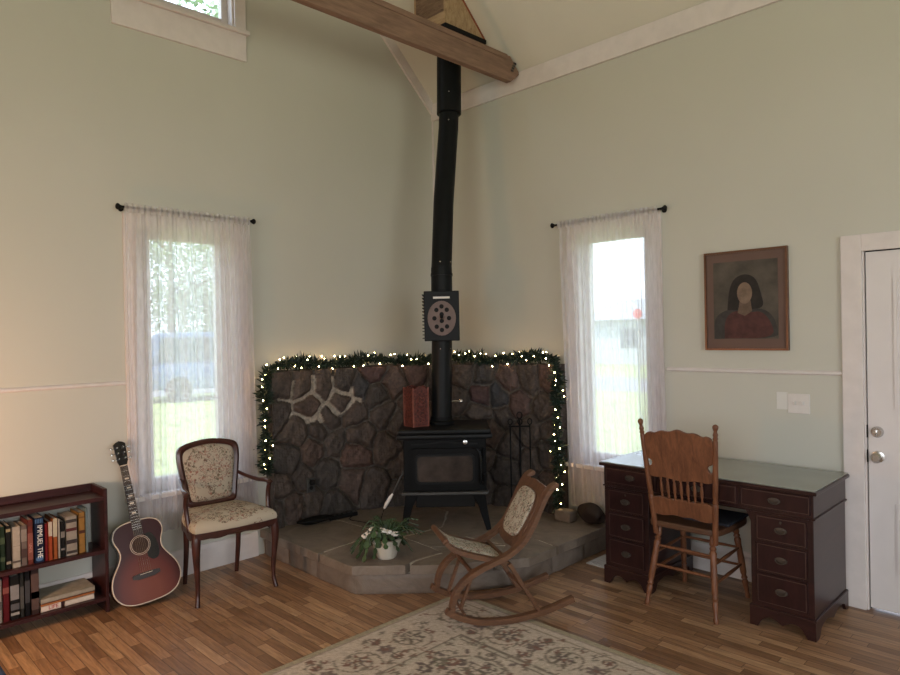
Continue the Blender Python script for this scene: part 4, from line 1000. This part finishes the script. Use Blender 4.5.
# ------------------------------------------------------------------ pressed-back desk chair
dc = thing('pressed_back_chair', 'golden oak pressed back chair pushed up to the mahogany desk', 'chair', (2.748, -.515, 0), math.radians(1))
def tleg(p0, p1, name='leg', mat='oak', rad=.017):
    m = MB(); m.turned(p0, p1, [(0, rad*.75), (.08, rad*.9), (.12, rad*1.15), (.145, rad*.8), (.17, rad*1.15), (.195, rad*.8), (.22, rad*1.2), (.30, rad*1.0), (.5, rad*1.12), (.66, rad*1.05), (.70, rad*.75), (.73, rad*1.1), (.755, rad*.78), (.78, rad*1.05), (.86, rad*.85), (.93, rad*.7), (.955, rad*.95), (1, rad*.75)], 12); return m.build(name, mat, dc, True)
legs = {}
for s_ in (-1, 1):
    legs[s_, 'b'] = ((s_*.155, -.165, .465), (s_*.205, -.250, 0)); legs[s_, 'f'] = ((s_*.160, .140, .465), (s_*.197, .235, 0))
    tleg(*legs[s_, 'b']); tleg(*legs[s_, 'f'])
def lp(k_, z_): a, b = Vector(legs[k_][0]), Vector(legs[k_][1]); return a.lerp(b, (.465-z_)/.465)
for z_ in (.20, .30):
    for s_ in (-1, 1): m = MB(); m.turned(lp((s_, 'b'), z_), lp((s_, 'f'), z_+.01), [(0, .007), (.5, .011), (1, .007)], 10); m.build('stretcher', 'oak', dc, True)
for k_, zz in (('b', (.235, .345)), ('f', (.20, .31))):
    for z_ in zz: m = MB(); m.turned(lp((-1, k_), z_), lp((1, k_), z_), [(0, .007), (.5, .010), (1, .007)], 10); m.build('stretcher', 'oak', dc, True)
so2 = chaikin([(-.19, -.215, 0), (0, -.222, 0), (.19, -.215, 0), (.215, -.17, 0), (.235, .06, 0), (.225, .19, 0), (.15, .215, 0), (0, .22, 0), (-.15, .215, 0), (-.225, .19, 0), (-.235, .06, 0), (-.215, -.17, 0), (-.19, -.215, 0)], 2)
m = MB(); m.prism([(p.x, p.y) for p in so2[:-1]], .462, .498, 'z', .009); m.build('seat', 'oakdk', dc)
# leaning posts
pb = {}
for s_ in (-1, 1):
    P0, P1 = Vector((s_*.175+.012, -.200, .42)), Vector((s_*.218+.036, -.335, 1.105)); pb[s_] = (P0, P1)
    m = MB(); m.tube([P0.lerp(P1, t_) for t_ in (0, .1, .30, .34, .345, .36, .38, .4, .46, .6, .8, .86, .87, .885, .90, .915, .93, .945, .955, .97, .985, .995, 1)], [.016, .016, .016, .016, .013, .016, .012, .015, .015, .015, .014, .014, .011, .015, .011, .015, .011, .009, .012, .0155, .0155, .010, .004], 12); m.build('back_post', 'oak', dc, True)
def bp(z_): t_ = (z_-.42)/.67; a, b = pb[-1][0].lerp(pb[-1][1], t_), pb[1][0].lerp(pb[1][1], t_); return a, b
P0, P1 = (pb[-1][0]+pb[1][0])/2, (pb[-1][1]+pb[1][1])/2; bd = (P1-P0).normalized(); bnn = Vector((0, bd.z, -bd.y))
Mc = Matrix(((1, bd.x, 0, P0.x), (0, bd.y, bnn.y, P0.y), (0, bd.z, bnn.z, P0.z), (0, 0, 0, 1)))  # x across, y up, z normal
def smooth2(P_, k_=2): return [(p.x, p.y) for p in chaikin([(x, y, 0) for x, y in P_], k_)]
cu = smooth2([(-.203, .370), (-.206, .415), (-.172, .420), (-.160, .440), (-.166, .458), (-.196, .468), (-.199, .560), (-.196, .612), (-.165, .628), (-.14, .618), (-.10, .640), (-.05, .632), (0, .655), (.05, .632), (.10, .640), (.14, .618), (.165, .628), (.196, .612), (.199, .560), (.196, .468), (.166, .458), (.160, .440), (.172, .420), (.196, .415), (.193, .370), (.16, .352), (.10, .362), (0, .345), (-.10, .362), (-.16, .352), (-.203, .370)])
m = MB(); m.prism(cu[:-1], -.009, .009, 'z', .003, M=Mc); m.build('crest_rail', 'oak', dc)
lr = smooth2([(-.190, .225), (-.12, .238), (-.06, .228), (0, .236), (.06, .228), (.12, .238), (.190, .225), (.186, .130), (.12, .120), (.05, .138), (0, .128), (-.05, .138), (-.12, .120), (-.186, .130), (-.190, .225)])
m = MB(); m.prism(lr[:-1], -.009, .009, 'z', .003, M=Mc); m.build('lower_rail', 'oak', dc)
for i in range(7):
    x = -.120+i*.040; m = MB(); m.turned((x*.97, .228, 0), (x, .365, 0), [(0, .005), (.12, .008), (.2, .005), (.3, .0085), (.5, .0095), (.7, .0075), (.78, .005), (.85, .008), (1, .005)], 10, M=Mc); m.build('spindle', 'oak', dc, True)
# dark cloth folded over the seat front corner
m = MB(); m.box((-.05, -.10, .499), (.222, .205, .514), .005); o = m.build('seat_pad', 'black', None); o.location = (2.748, -.515, 0); o.rotation_euler = (0, 0, math.radians(1)); tag(o, 'dark blue-black flat pad lying on the oak chair seat at the desk', 'seat pad')
o.data.materials.clear(); o.data.materials.append(plain('navy_cloth', (.012, .014, .022), .9))

# ------------------------------------------------------------------ picture, switch plate
pc = thing('framed_portrait', 'framed dark brown portrait print hanging above the desk', 'picture', (2.852, -.004, 1.790))
m = MB()
a_, b_ = .258, .318
ring_frame(m, [(-a_, -b_), (a_, -b_), (a_, b_), (-a_, b_)], [(-a_+.012, -b_+.012), (a_-.012, -b_+.012), (a_-.012, b_-.012), (-a_+.012, b_-.012)], -.028, 0); m.build('frame', 'gold', pc)
m = MB(); m.box((-a_+.012, -.016, -b_+.012), (a_-.012, -.002, b_-.012)); m.build('mat_board', 'mat', pc)
MT['print'] = plain('print_ground', (.075, .062, .048), .8, var=.4, scale=7)
m = MB(); m.box((-.200, -.018, -.245), (.200, -.0162, .250)); m.build('print', 'print', pc)
# plain generic sitter: soft dark shape with rust garment
def flat(name, pts, col, y_): MT[name] = plain(name, col, .85, var=.25, scale=22); m = MB(); m.prism(pts, y_-.0006, y_, 'y'); m.build(name, name, pc)
flat('dark_cloak', smooth2([(-.198, -.243), (-.198, -.15), (-.18, -.09), (-.10, -.05), (.10, -.05), (.17, -.10), (.198, -.19), (.198, -.243), (-.198, -.243)], 2)[:-1], (.040, .036, .032), -.0182)
flat('rust_garment', smooth2([(-.13, -.243), (-.13, -.12), (-.07, -.06), (.03, -.08), (.10, -.07), (.16, -.14), (.18, -.243), (-.13, -.243)], 2)[:-1], (.070, .027, .023), -.0190)
flat('dark_hair', smooth2([(-.11, -.06), (-.10, .06), (-.07, .14), (0, .17), (.07, .14), (.10, .04), (.12, -.05), (.04, -.06), (-.11, -.06)], 2)[:-1], (.022, .017, .014), -.0198)
flat('neck', [(-.045, -.08), (-.03, .0), (.035, .0), (.045, -.07), (0, -.10)], (.12, .080, .055), -.0206)
flat('face', ell(.0, .045, .047, .068, 24), (.17, .115, .080), -.0214)
sw_ = thing('light_switch', 'white double switch plate with paint patch beside the door', 'light switch', (3.155, -.001, 1.150))
m = MB(); m.box((-.062, -.008, -.060), (.062, 0, .060), .003); m.build('switch_plate', 'plastic_w', sw_)
for s_ in (-1, 1):
    m = MB(); m.box((s_*.022-.006, -.024, -.006), (s_*.022+.006, -.008, .014), .002); m.build('toggle', 'plastic_w', sw_)
m = MB(); m.box((-.128, -.003, -.04), (-.062, 0, .066), .001); o = m.build('blank_plate', plain('patch_paint', (.60, .585, .55), .5, var=.02), sw_)

# ------------------------------------------------------------------ floor register
fr = thing('floor_register', 'white metal floor vent between the hearth and the desk', 'vent', (2.00, -.33, 0.0))
m = MB(); m.box((-.10, -.10, 0.0005), (.12, .14, .008), .002); m.build('vent_frame', 'plastic_w', fr)
m = MB()
for i in range(9): m.box((-.08+i*.021, -.085, .008), (-.072+i*.021, .125, .011))
m.build('grille', 'plastic_w', fr)

# ------------------------------------------------------------------ bookshelf and books
SY0, SY1 = -3.96, -2.995
bs = thing('bookshelf', 'low cherry stained open bookcase full of books against the left wall', 'bookshelf', (.022, -3.4775, 0))
oy = 3.4775
m = MB(); m.box((0, SY1+oy-.020, 0), (.248, SY1+oy, .735), .003); m.build('side_panel', 'shelf', bs)
m = MB(); m.box((0, SY0+oy, 0), (.248, SY0+oy+.020, .735), .003); m.build('side_panel', 'shelf', bs)
for nm, z0, z1 in (('top_board', .665, .690), ('shelf_board', .352, .374), ('shelf_board', .070, .092)):
    m = MB(); m.box((0.012, SY0+oy+.020, z0), (.246, SY1+oy-.020, z1), .002); m.build(nm, 'shelf', bs)
m = MB(); m.box((0, SY0+oy+.02, .690), (.014, SY1+oy-.02, .735), .002); m.build('back_rail', 'shelf', bs)
m = MB(); m.box((0, SY0+oy+.02, .092), (.012, SY1+oy-.02, .15), .002); m.build('back_rail', 'shelf', bs)
def bookmat(nm, col): 
    MT[nm] = plain(nm, col, .6, var=.15, scale=30, spec=.12); return nm
def book(y0, y1, z0, h_, dep, front, col, label, group, i, bands=()):
    e = thing('book', label, 'book', (front, (y0+y1)/2, z0), 0, group); w = (y1-y0)-.0012; t_ = min(.003, w*.15)
    m = MB(); m.box((-dep, -w/2, 0), (0, -w/2+t_, h_)); m.box((-dep, w/2-t_, 0), (0, w/2, h_)); m.box((-t_, -w/2, 0), (.0, w/2, h_), .0008); m.build('cover', bookmat('book_cover_%d' % i, col), e)
    m = MB(); m.box((-dep+.004, -w/2+t_, .003), (-t_, w/2-t_, h_-.003)); m.build('pages', 'pages', e)
    for (za, zb, c_) in bands:
        m = MB(); m.box((0, -w/2+.001, za*h_), (.0007, w/2-.001, zb*h_)); m.build('spine_band', bookmat('spine_band_%d_%d' % (i, int(za*100)), tuple(q*.7 for q in c_)), e)
    return e
MT['pages'] = plain('paper_edges', (.50, .45, .36), .9)
cream, blk = (.50, .46, .38), (.014, .014, .014)
upper = [  # y0, y1, height, colour, bands, label
 (-3.565, -3.532, .24, (.015, .035, .018), [(.3, .8, (.04, .065, .03))], 'dark green book with pale lettering, leftmost visible on the upper shelf'),
 (-3.531, -3.506, .238, (.020, .040, .022), [(.2, .3, (.06, .09, .05)), (.6, .75, (.06, .09, .05))], 'dark green book beside the slim black one at the left of the upper shelf'),
 (-3.504, -3.479, .238, blk, [(.86, .93, (.35, .30, .18)), (.12, .18, (.3, .26, .2))], 'slim black book next to the cream one on the upper shelf'),
 (-3.475, -3.434, .226, (.52, .46, .38), [(.52, .53, (.25, .2, .16)), (.12, .17, (.10, .08, .07))], 'cream white book on the left of the upper shelf'),
 (-3.433, -3.402, .224, (.20, .155, .135), [(.2, .42, (.08, .05, .045)), (.6, .9, (.27, .23, .20))], 'grey brown book between the cream and brick red ones'),
 (-3.401, -3.373, .248, (.20, .045, .032), [(.10, .7, (.26, .09, .07)), (.86, .95, (.11, .03, .025))], 'brick red book left of the wide blue one'),
 (-3.370, -3.320, .253, (.012, .020, .055), [], 'wide navy blue book with large white lettering on the upper shelf'),
 (-3.317, -3.302, .212, (.22, .014, .018), [], 'thin bright red book right of the wide blue one'),
 (-3.301, -3.279, .218, (.45, .085, .030), [(.63, 1, (.55, .47, .38))], 'orange and cream paperback, the shorter of two together on the upper shelf'),
 (-3.277, -3.253, .232, (.42, .12, .035), [(.55, 1, (.52, .46, .34))], 'orange and cream paperback, the taller of two together on the upper shelf'),
 (-3.251, -3.241, .226, (.50, .46, .40), [], 'very thin white book next to the orange paperbacks'),
 (-3.238, -3.214, .206, blk, [(.55, .72, (.20, .18, .16)), (.2, .25, (.25, .22, .2))], 'black book between the white and the patterned one on the upper shelf'),
 (-3.210, -3.150, .226, (.42, .37, .31), [(.05, .12, (.06, .05, .045)), (.30, .40, (.05, .04, .04)), (.62, .70, (.10, .03, .03)), (.84, .92, (.06, .05, .045))], 'thick cream book with black blotches on the upper shelf'),
 (-3.142, -3.107, .236, (.42, .22, .060), [(.48, .56, (.08, .03, .02)), (.86, .90, (.2, .09, .03))], 'golden orange book at the right of the upper shelf'),
 (-3.105, -3.095, .258, (.22, .30, .32), [], 'thin pale blue book ending the upper row')]
for i, (y0, y1, h_, c_, bd_, lb) in enumerate(upper):
    c_ = tuple(q*.55 for q in c_)
    e = book(y0, y1, .3745, h_, .15+.02*random.random(), .236-.012*random.random(), c_, lb, 'books standing on the upper shelf', i, bd_)
    if i == 6:
        MT['white_ink'] = plain('white_ink', (.65, .65, .62), .6); MT['blue_ink'] = plain('blue_ink', (.05, .12, .25), .6)
        text_mesh('spine_title', 'IMMUEL THE', .036, 'white_ink', e, (.0008, .003, .118), (PI/2, PI/2, PI/2), sx=.92)
        m = MB(); m.prism(ell(0, .022, .018, .014), .0002, .001, 'x'); m.build('spine_emblem', 'blue_ink', e)
        m = MB()
        for k_ in range(5): m.box((.0003, -.018+k_*.008, .222), (.001, -.014+k_*.008, .246))
        m.build('spine_lettering', 'blue_ink', e)
    if i == 5:
        MT['pink_ink'] = plain('pink_ink', (.42, .22, .18), .6); text_mesh('spine_title', 'UNITE', .018, 'pink_ink', e, (.001, 0, .09), (PI/2, PI/2, PI/2))
lower = [
 (-3.568, -3.527, .235, (.33, .32, .30), [(.3, .5, (.1, .1, .1))], 'grey white book, leftmost visible on the lower shelf'),
 (-3.525, -3.493, .248, (.13, .012, .018), [(.62, .75, (.25, .08, .07))], 'dark red book on the lower shelf'),
 (-3.490, -3.446, .242, blk, [(.45, .78, (.26, .25, .25)), (.10, .16, (.4, .4, .38)), (.22, .36, (.12, .12, .13))], 'black book with large pale lettering on the lower shelf'),
 (-3.444, -3.424, .246, (.03, .032, .030), [(.2, .7, (.09, .09, .085))], 'charcoal book between two black ones on the lower shelf'),
 (-3.421, -3.395, .246, (.010, .010, .012), [(.3, .8, (.06, .06, .065))], 'narrow black book beside the floral one on the lower shelf'),
 (-3.391, -3.351, .250, (.055, .030, .028), [(.1, .9, (.12, .075, .065)), (.35, .5, (.04, .02, .02))], 'brown black floral patterned book ending the lower row')]
for i, (y0, y1, h_, c_, bd_, lb) in enumerate(lower):
    c_ = tuple(q*.55 for q in c_); book(y0, y1, .0925, h_, .17, .232, c_, lb, 'books standing on the lower shelf', 20+i, bd_)
def flatbook(y0, y1, z0, z1, dep, front, col, label, i, page=True):
    e = thing('book', label, 'book', (front, (y0+y1)/2, z0), 0, 'books lying flat on the lower shelf'); w = y1-y0; h_ = z1-z0; t_ = min(.003, h_*.2)
    m = MB(); m.box((-dep, -w/2, 0), (0, w/2, t_)); m.box((-dep, -w/2, h_-t_), (0, w/2, h_)); m.box((-.003, -w/2, 0), (0, w/2, h_), .001); m.build('cover', bookmat('flat_book_%d' % i, col), e)
    m = MB(); m.box((-dep+.003, -w/2+.003, t_), (-.003, w/2-.003, h_-t_)); m.build('pages', 'pages', e); return e
e = flatbook(-3.345, -3.245, .0925, .124, .17, .236, (.60, .52, .46), 'white magazine bundle with a red LIFE title, lying flat at the bottom of the stack', 40)
MT['red_ink'] = plain('red_ink', (.35, .01, .02), .6)
text_mesh('spine_title', 'LIFE', .030, 'red_ink', e, (.0008, .012, .016), (PI/2, 0, PI/2))
flatbook(-3.243, -3.226, .0925, .122, .15, .222, (.07, .03, .03), 'small dark maroon book tucked between the two white ones at the bottom of the stack', 41)
flatbook(-3.224, -3.070, .0925, .122, .18, .236, (.56, .50, .44), 'white book at the bottom right of the flat stack', 42)
flatbook(-3.345, -3.068, .1245, .134, .19, .236, (.38, .14, .05), 'orange book lying across the white ones in the flat stack', 43)
flatbook(-3.345, -3.070, .1345, .140, .18, .232, (.14, .05, .03), 'thin brown book second from the top of the flat stack', 44)
flatbook(-3.345, -3.066, .1405, .166, .195, .237, (.30, .27, .22), 'large grey beige book lying on top of the flat stack', 45)

# ------------------------------------------------------------------ guitar
gt = thing('acoustic_guitar', 'red sunburst acoustic guitar leaning on the wall beside the bookcase', 'guitar', (.385, -2.795, .010), 0)
gt.rotation_euler = (math.radians(0), 0, 0)
# local axes: x across (to the right seen from the front), y up the neck, z out of the soundboard
side_t = math.radians(4.3); back_t = math.radians(16.5)
zax = Vector((math.cos(back_t), -.10, math.sin(back_t))).normalized()
yax = Vector((-math.sin(back_t), -math.tan(side_t), math.cos(back_t))); yax = (yax-zax*yax.dot(zax)).normalized()
xax = yax.cross(zax)
gt.matrix_world = Matrix(((xax.x*.93, yax.x*.93, zax.x*.93, .372), (xax.y*.93, yax.y*.93, zax.y*.93, -2.790), (xax.z*.93, yax.z*.93, zax.z*.93, .032), (0, 0, 0, 1)))
half = [(0, 0), (.10, .004), (.165, .03), (.205, .085), (.213, .145), (.195, .21), (.150, .275), (.125, .325), (.130, .37), (.152, .42), (.155, .455), (.135, .498), (.09, .522), (.03, .527), (0, .527)]
gh = chaikin([(x, y, 0) for x, y in half], 2); outl = [(p.x, p.y) for p in gh]+[(-p.x, p.y) for p in gh[-2:0:-1]]
t = NT('sunburst_top'); tc = t.n('ShaderNodeTexCoord'); mp = t.n('ShaderNodeMapping'); t.l(tc.outputs['Object'], mp.inputs[0]); mp.inputs['Location'].default_value = (0, -.235, 0); mp.inputs['Scale'].default_value = (4.3, 3.3, 0)
vl = t.n('ShaderNodeVectorMath', operation='LENGTH'); t.l(mp.outputs[0], vl.inputs[0]); t.l(t.ramp(vl.outputs['Value'], [(.30, (.150, .036, .018)), (.68, (.095, .017, .010)), (.95, (.030, .006, .006))]), t.b.inputs['Base Color'])
t.b.inputs['Roughness'].default_value = .3; t.b.inputs['Specular IOR Level'].default_value = .25; t.b.inputs['Coat Weight'].default_value = .06; MT['burst'] = t.m
MT['gside'] = plain('guitar_side_mahogany', (.035, .010, .008), .25, coat=.4)
MT['bind'] = plain('ivory_binding', (.55, .47, .38), .4)
m = MB(); m.prism(outl, -.105, -.003, 'z'); m.build('body', 'gside', gt, True)
m = MB(); m.prism([(x*.985, .263+(y-.263)*.99) for x, y in outl], -.003, .0, 'z'); m.build('soundboard', 'burst', gt)
m = MB(); m.tube([(x, y, -.002) for x, y in outl]+[(outl[0][0], outl[0][1], -.002)], .0042, 6); m.build('binding', 'bind', gt)
MT['hole'] = plain('sound_hole_dark', (.03, .014, .008), .7); MT['rosew'] = plain('rosewood', (.022, .013, .010), .4)
m = MB(); m.prism(ell(0, .365, .051, .051, 32), .0001, .0008, 'z'); m.build('sound_hole', 'hole', gt)
for r_ in (.053, .062): m = MB(); m.tube([(r_*math.cos(a_), .365+r_*math.sin(a_), .001) for a_ in np.linspace(0, 2*PI, 33)], .0016, 5); m.build('rosette', 'bind', gt)
m = MB(); m.prism(smooth2([(.030, .425), (.075, .435), (.098, .39), (.112, .315), (.100, .262), (.062, .250), (.035, .275), (.028, .305), (.052, .325), (.064, .365), (.052, .405), (.030, .425)])[:-1], .0002, .0022, 'z'); m.build('pickguard', 'blackgl', gt)
m = MB(); m.prism([(-.085, .163), (-.085, .185), (-.03, .190), (.03, .190), (.085, .185), (.085, .163), (.05, .152), (-.05, .152)], .0002, .009, 'z', .001); m.build('bridge', 'rosew', gt)
m = MB(); m.box((-.038, .180, .009), (.038, .183, .012)); m.build('saddle', 'bind', gt)
m = MB(); m.prism([(-.029, .430), (.029, .430), (.022, .900), (-.022, .900)], .0005, .008, 'z'); m.build('fretboard', 'rosew', gt)
m = MB()
for k_ in range(18):
    y_ = .900-.66*(1-2**(-(k_+1)/12))
    if y_ < .435: break
    w_ = .022+.007*(.9-y_)/.47; m = MB(); m.box((-w_, y_-.0012, .008), (w_, y_+.0012, .0095)); m.build('fret', 'nickel', gt)
for k_ in (3, 5, 7, 9, 12):
    y_ = .900-.66*(1-2**(-(k_-.5)/12)); m = MB(); m.box((-.012, y_-.005, .008), (.012, y_+.005, .0086)); m.build('inlay_marker', 'bind', gt)
m = MB(); m.tube([(0, .50, -.012), (0, .90, -.010)], [(.026, .020), (.022, .014)], 12); m.build('neck', 'gside', gt, True)
m = MB(); m.tube([(0, .50, -.045), (0, .535, -.04)], [(.028, .05), (.026, .03)], 12); m.build('neck_heel', 'gside', gt, True)
m = MB(); m.box((-.0225, .898, .002), (.0225, .904, .011)); m.build('nut', 'bind', gt)
m = MB(); m.prism([(-.022, .902), (.022, .902), (.034, .935), (.038, 1.05), (.022, 1.062), (0, 1.070), (-.022, 1.062), (-.038, 1.05), (-.034, .935)], -.016, -.001, 'z', .001, ); m.build('headstock', 'blackgl', gt)
for s_ in (-1, 1):
    for y_ in (.950, .988, 1.026):
        m = MB(); m.tube([(s_*.020, y_, -.001), (s_*.020, y_, .014)], .0045, 8); m.tube([(s_*.030, y_, -.010), (s_*.050, y_, -.010)], .003, 6); m.ball((s_*.054, y_, -.010), .010, 8, (1, .8, .6)); m.build('tuning_peg', 'nickel', gt, True)
for k_ in range(6):
    a_ = -.0175+k_*.007; m = MB(); m.tube([((-.032+k_*.0128), .178, .011), (a_, .902, .0115)], .0006, 4, cap=False); m.build('string', 'nickel', gt)
for c_ in gt.children: pass

# ------------------------------------------------------------------ blue upholstered footstool at the lower left edge
MT['blue'] = plain('slate_blue_upholstery', (.060, .075, .125), .9, var=.12, scale=120, bump=.3)
ot = thing('footstool', 'slate blue upholstered footstool cut off by the lower left corner', 'footstool', (1.365, -3.968, 0))
m = MB(); m.box((-.25, -.33, .05), (.25, .20, .40), .04, seg=4); m.build('upholstery', 'blue', ot, True)
for sx in (-1, 1):
    for sy in (-.28, .15): m = MB(); m.tube([(sx*.2, sy, 0), (sx*.2, sy, .06)], [.015, .02], 10); m.build('leg', 'armw', ot, True)

# ------------------------------------------------------------------ outside
GZ = -.45
MT['grass'] = plain('sunlit_lawn', (.30, .36, .14), .9, var=.35, scale=3, bump=.3)
MT['asphalt'] = plain('pale_asphalt', (.22, .23, .25), .8, var=.15, scale=2)
m = MB(); m.box((-90, -60, GZ-.2), (60, 90, GZ)); m.build('ground', 'grass', kind='structure')
def band(ax, c0, c1, a, b, h=.012):
    m = MB()
    if ax == 'x': m.box((c0, a, GZ), (c1, b, GZ+h))
    else: m.box((a, c0, GZ), (b, c1, GZ+h))
    return m
o = band('x', -26, -19.5, -50, 50).build('road', 'asphalt', kind='structure')
o = band('y', 15.5, 21, -18, 40).build('road', 'asphalt', kind='structure')
MT['carb'] = plain('blue_car_paint', (.10, .16, .30), .25, .2, coat=.8); MT['carw'] = plain('white_car_paint', (.70, .72, .75), .25, coat=.8); MT['cargl'] = plain('car_glass', (.05, .07, .09), .1, coat=.5)
MT['tyre'] = plain('tyre_rubber', (.02, .02, .02), .8)
def car(loc, rz, paint, label, suv=True, sc=1):
    e = thing('parked_car', label, 'car', loc, rz)
    H = 1.85 if suv else 1.45; B = 1.0 if suv else .85
    body = smooth2([(-2.3, .35), (-2.38, .8), (-2.25, B), (-1.0, B+.03), (2.1, B), (2.4, B-.2), (2.42, .4), (2.3, .32), (-2.3, .35)], 1)[:-1]
    cab_ = smooth2([(-2.25 if suv else -1.8, B), (-2.1 if suv else -1.1, H-.05), (-1.8 if suv else -.8, H), (.35, H), (.6, H-.08), (1.35, B), (-2.2, B)], 1)[:-1]
    m = MB(); m.prism(body, -.9, .9, 'y', .05); m.build('body', paint, e, True)
    m = MB(); m.prism(cab_, -.78, .78, 'y', .05); m.build('cabin', paint, e, True)
    for s_ in (-1, 1):
        m = MB(); m.prism([(-1.95 if suv else -1.2, B+.06), (-1.85 if suv else -.9, H-.14), (.25, H-.14), (.95, B+.06)], s_*.77, s_*.785, 'y'); m.build('window_glass', 'cargl', e)
        for x in (-1.45, 1.45): m = MB(); m.turned((x, s_*.70, .34), (x, s_*.93, .34), [(0, .33), (.1, .34), (.9, .34), (.95, .2), (1, .19)], 20); m.build('wheel', 'tyre', e, True)
    return e
sv = car((-17.2, 6.6, GZ), math.radians(70), 'carb', 'blue sport utility vehicle parked outside the left window')
sv.scale = (1.22, 1.22, 1.22)
# trees
MT['tleaf'] = plain('tree_leaves', (.28, .36, .24), .6, var=.45, scale=2); MT['bark'] = plain('tree_bark', (.12, .09, .07), .9, bump=.4)
def tree(loc, hh, rad, label, seed):
    rnd = random.Random(seed); e = thing('tree', label, 'tree', loc)
    m = MB(); m.tube([(0, 0, 0), (.1, 0, hh*.35), (0, .1, hh*.8)], [.22, .16, .05], 10)
    for k_ in range(7):
        a_ = k_*.9; z_ = hh*(.3+.07*k_); m.tube([(0, 0, z_), (math.cos(a_)*rad*.35, math.sin(a_)*rad*.35, z_+hh*.12), (math.cos(a_)*rad*.75, math.sin(a_)*rad*.75, z_+hh*.2)], [.08, .05, .015], 6)
    m.build('trunk', 'bark', e, True)
    m = MB()
    for k_ in range(6000):
        v_ = Vector((rnd.gauss(0, 1), rnd.gauss(0, 1), rnd.gauss(0, 1))).normalized()*rnd.random()**.4
        cl = .78+.22*math.sin(v_.x*7+seed)*math.sin(v_.y*6)*math.sin(v_.z*7+1)
        p = Vector((v_.x*rad*cl, v_.y*rad*cl, hh*.62+v_.z*hh*.40*cl)); a = Vector((rnd.gauss(0, 1), rnd.gauss(0, 1), rnd.gauss(0, 1))).normalized(); b = a.cross(Vector((rnd.gauss(0, 1), rnd.gauss(0, 1), rnd.gauss(0, 1)))).normalized()
        s_ = rnd.uniform(.05, .115); m.bm.faces.new([m.bm.verts.new(p+q) for q in (a*s_, b*s_*.6, -a*s_, -b*s_*.6)])
    m.build('foliage', 'tleaf', e, fix=False); return e
tree((-27, 8.5, GZ), 9.5, 4.2, 'leafy tree across the road seen at the left of the left window', 1)
tree((-31, 15, GZ), 10, 4.5, 'leafy tree across the road seen at the right of the left window', 2)
tree((-9.5, 3.4, GZ), 11.5, 3.6, 'tall tree standing close to the house, its crown seen in the high window', 3)
tree((-9.0, 27, GZ), 6.5, 3.0, 'leafy tree in front of the grey house seen through the right window', 4)
tree((-28, 11, GZ), 5.5, 4.6, 'low spreading bush tree behind the parked car outside the left window', 6)
tree((-33, 5, GZ), 8.5, 5, 'broad leafy tree far behind the others outside the left window', 7)
# light pole
pl = thing('street_pole', 'thin pale pole standing by the road outside the left window', 'pole', (-18.4, 8.0, GZ)); m = MB(); m.tube([(0, 0, 0), (0, 0, 7)], [.09, .06], 10); m.build('pole', 'nickel', pl, True); m = MB(); m.tube([(0, 0, 6.9), (.6, 0, 7.1), (1.1, 0, 7.05)], .04, 8); m.build('arm', 'nickel', pl, True)
# grey house across the lawn
hs = thing('grey_house', 'pale grey house with a low roof across the lawn outside the right window', 'house', (-9.5, 31, GZ))
MT['siding'] = plain('pale_siding', (.42, .46, .50), .8, var=.06, scale=1); MT['roofs'] = plain('grey_shingles', (.30, .32, .35), .9, var=.2, scale=3)
m = MB(); m.box((-9, 0, 0), (7, 7, 2.7)); m.build('wall', 'siding', hs)
m = MB(); m.prism([(-.6, 2.65), (3.5, 4.0), (7.6, 2.65)], -9.5, 7.5, 'x'); m.build('roof', 'roofs', hs)
for x in (-7, -3.5, 0, 3.5): m = MB(); m.box((x, -.05, 1.0), (x+1.3, 0, 2.1)); m.build('window', 'cargl', hs)
sg = thing('red_sign', 'small red sign on a post outside the right window', 'sign', (-3.25, 9.5, GZ)); m = MB(); m.tube([(0, 0, 0), (0, 0, 2.35)], .03, 8); m.build('post', 'nickel', sg, True)
MT['redp'] = plain('red_sign_paint', (.55, .03, .04), .5); m = MB(); m.prism([(.12*math.cos(PI/8+k_*PI/4), 2.42+.12*math.sin(PI/8+k_*PI/4)) for k_ in range(8)], -.03, -.015, 'y'); m.build('sign_face', 'redp', sg)
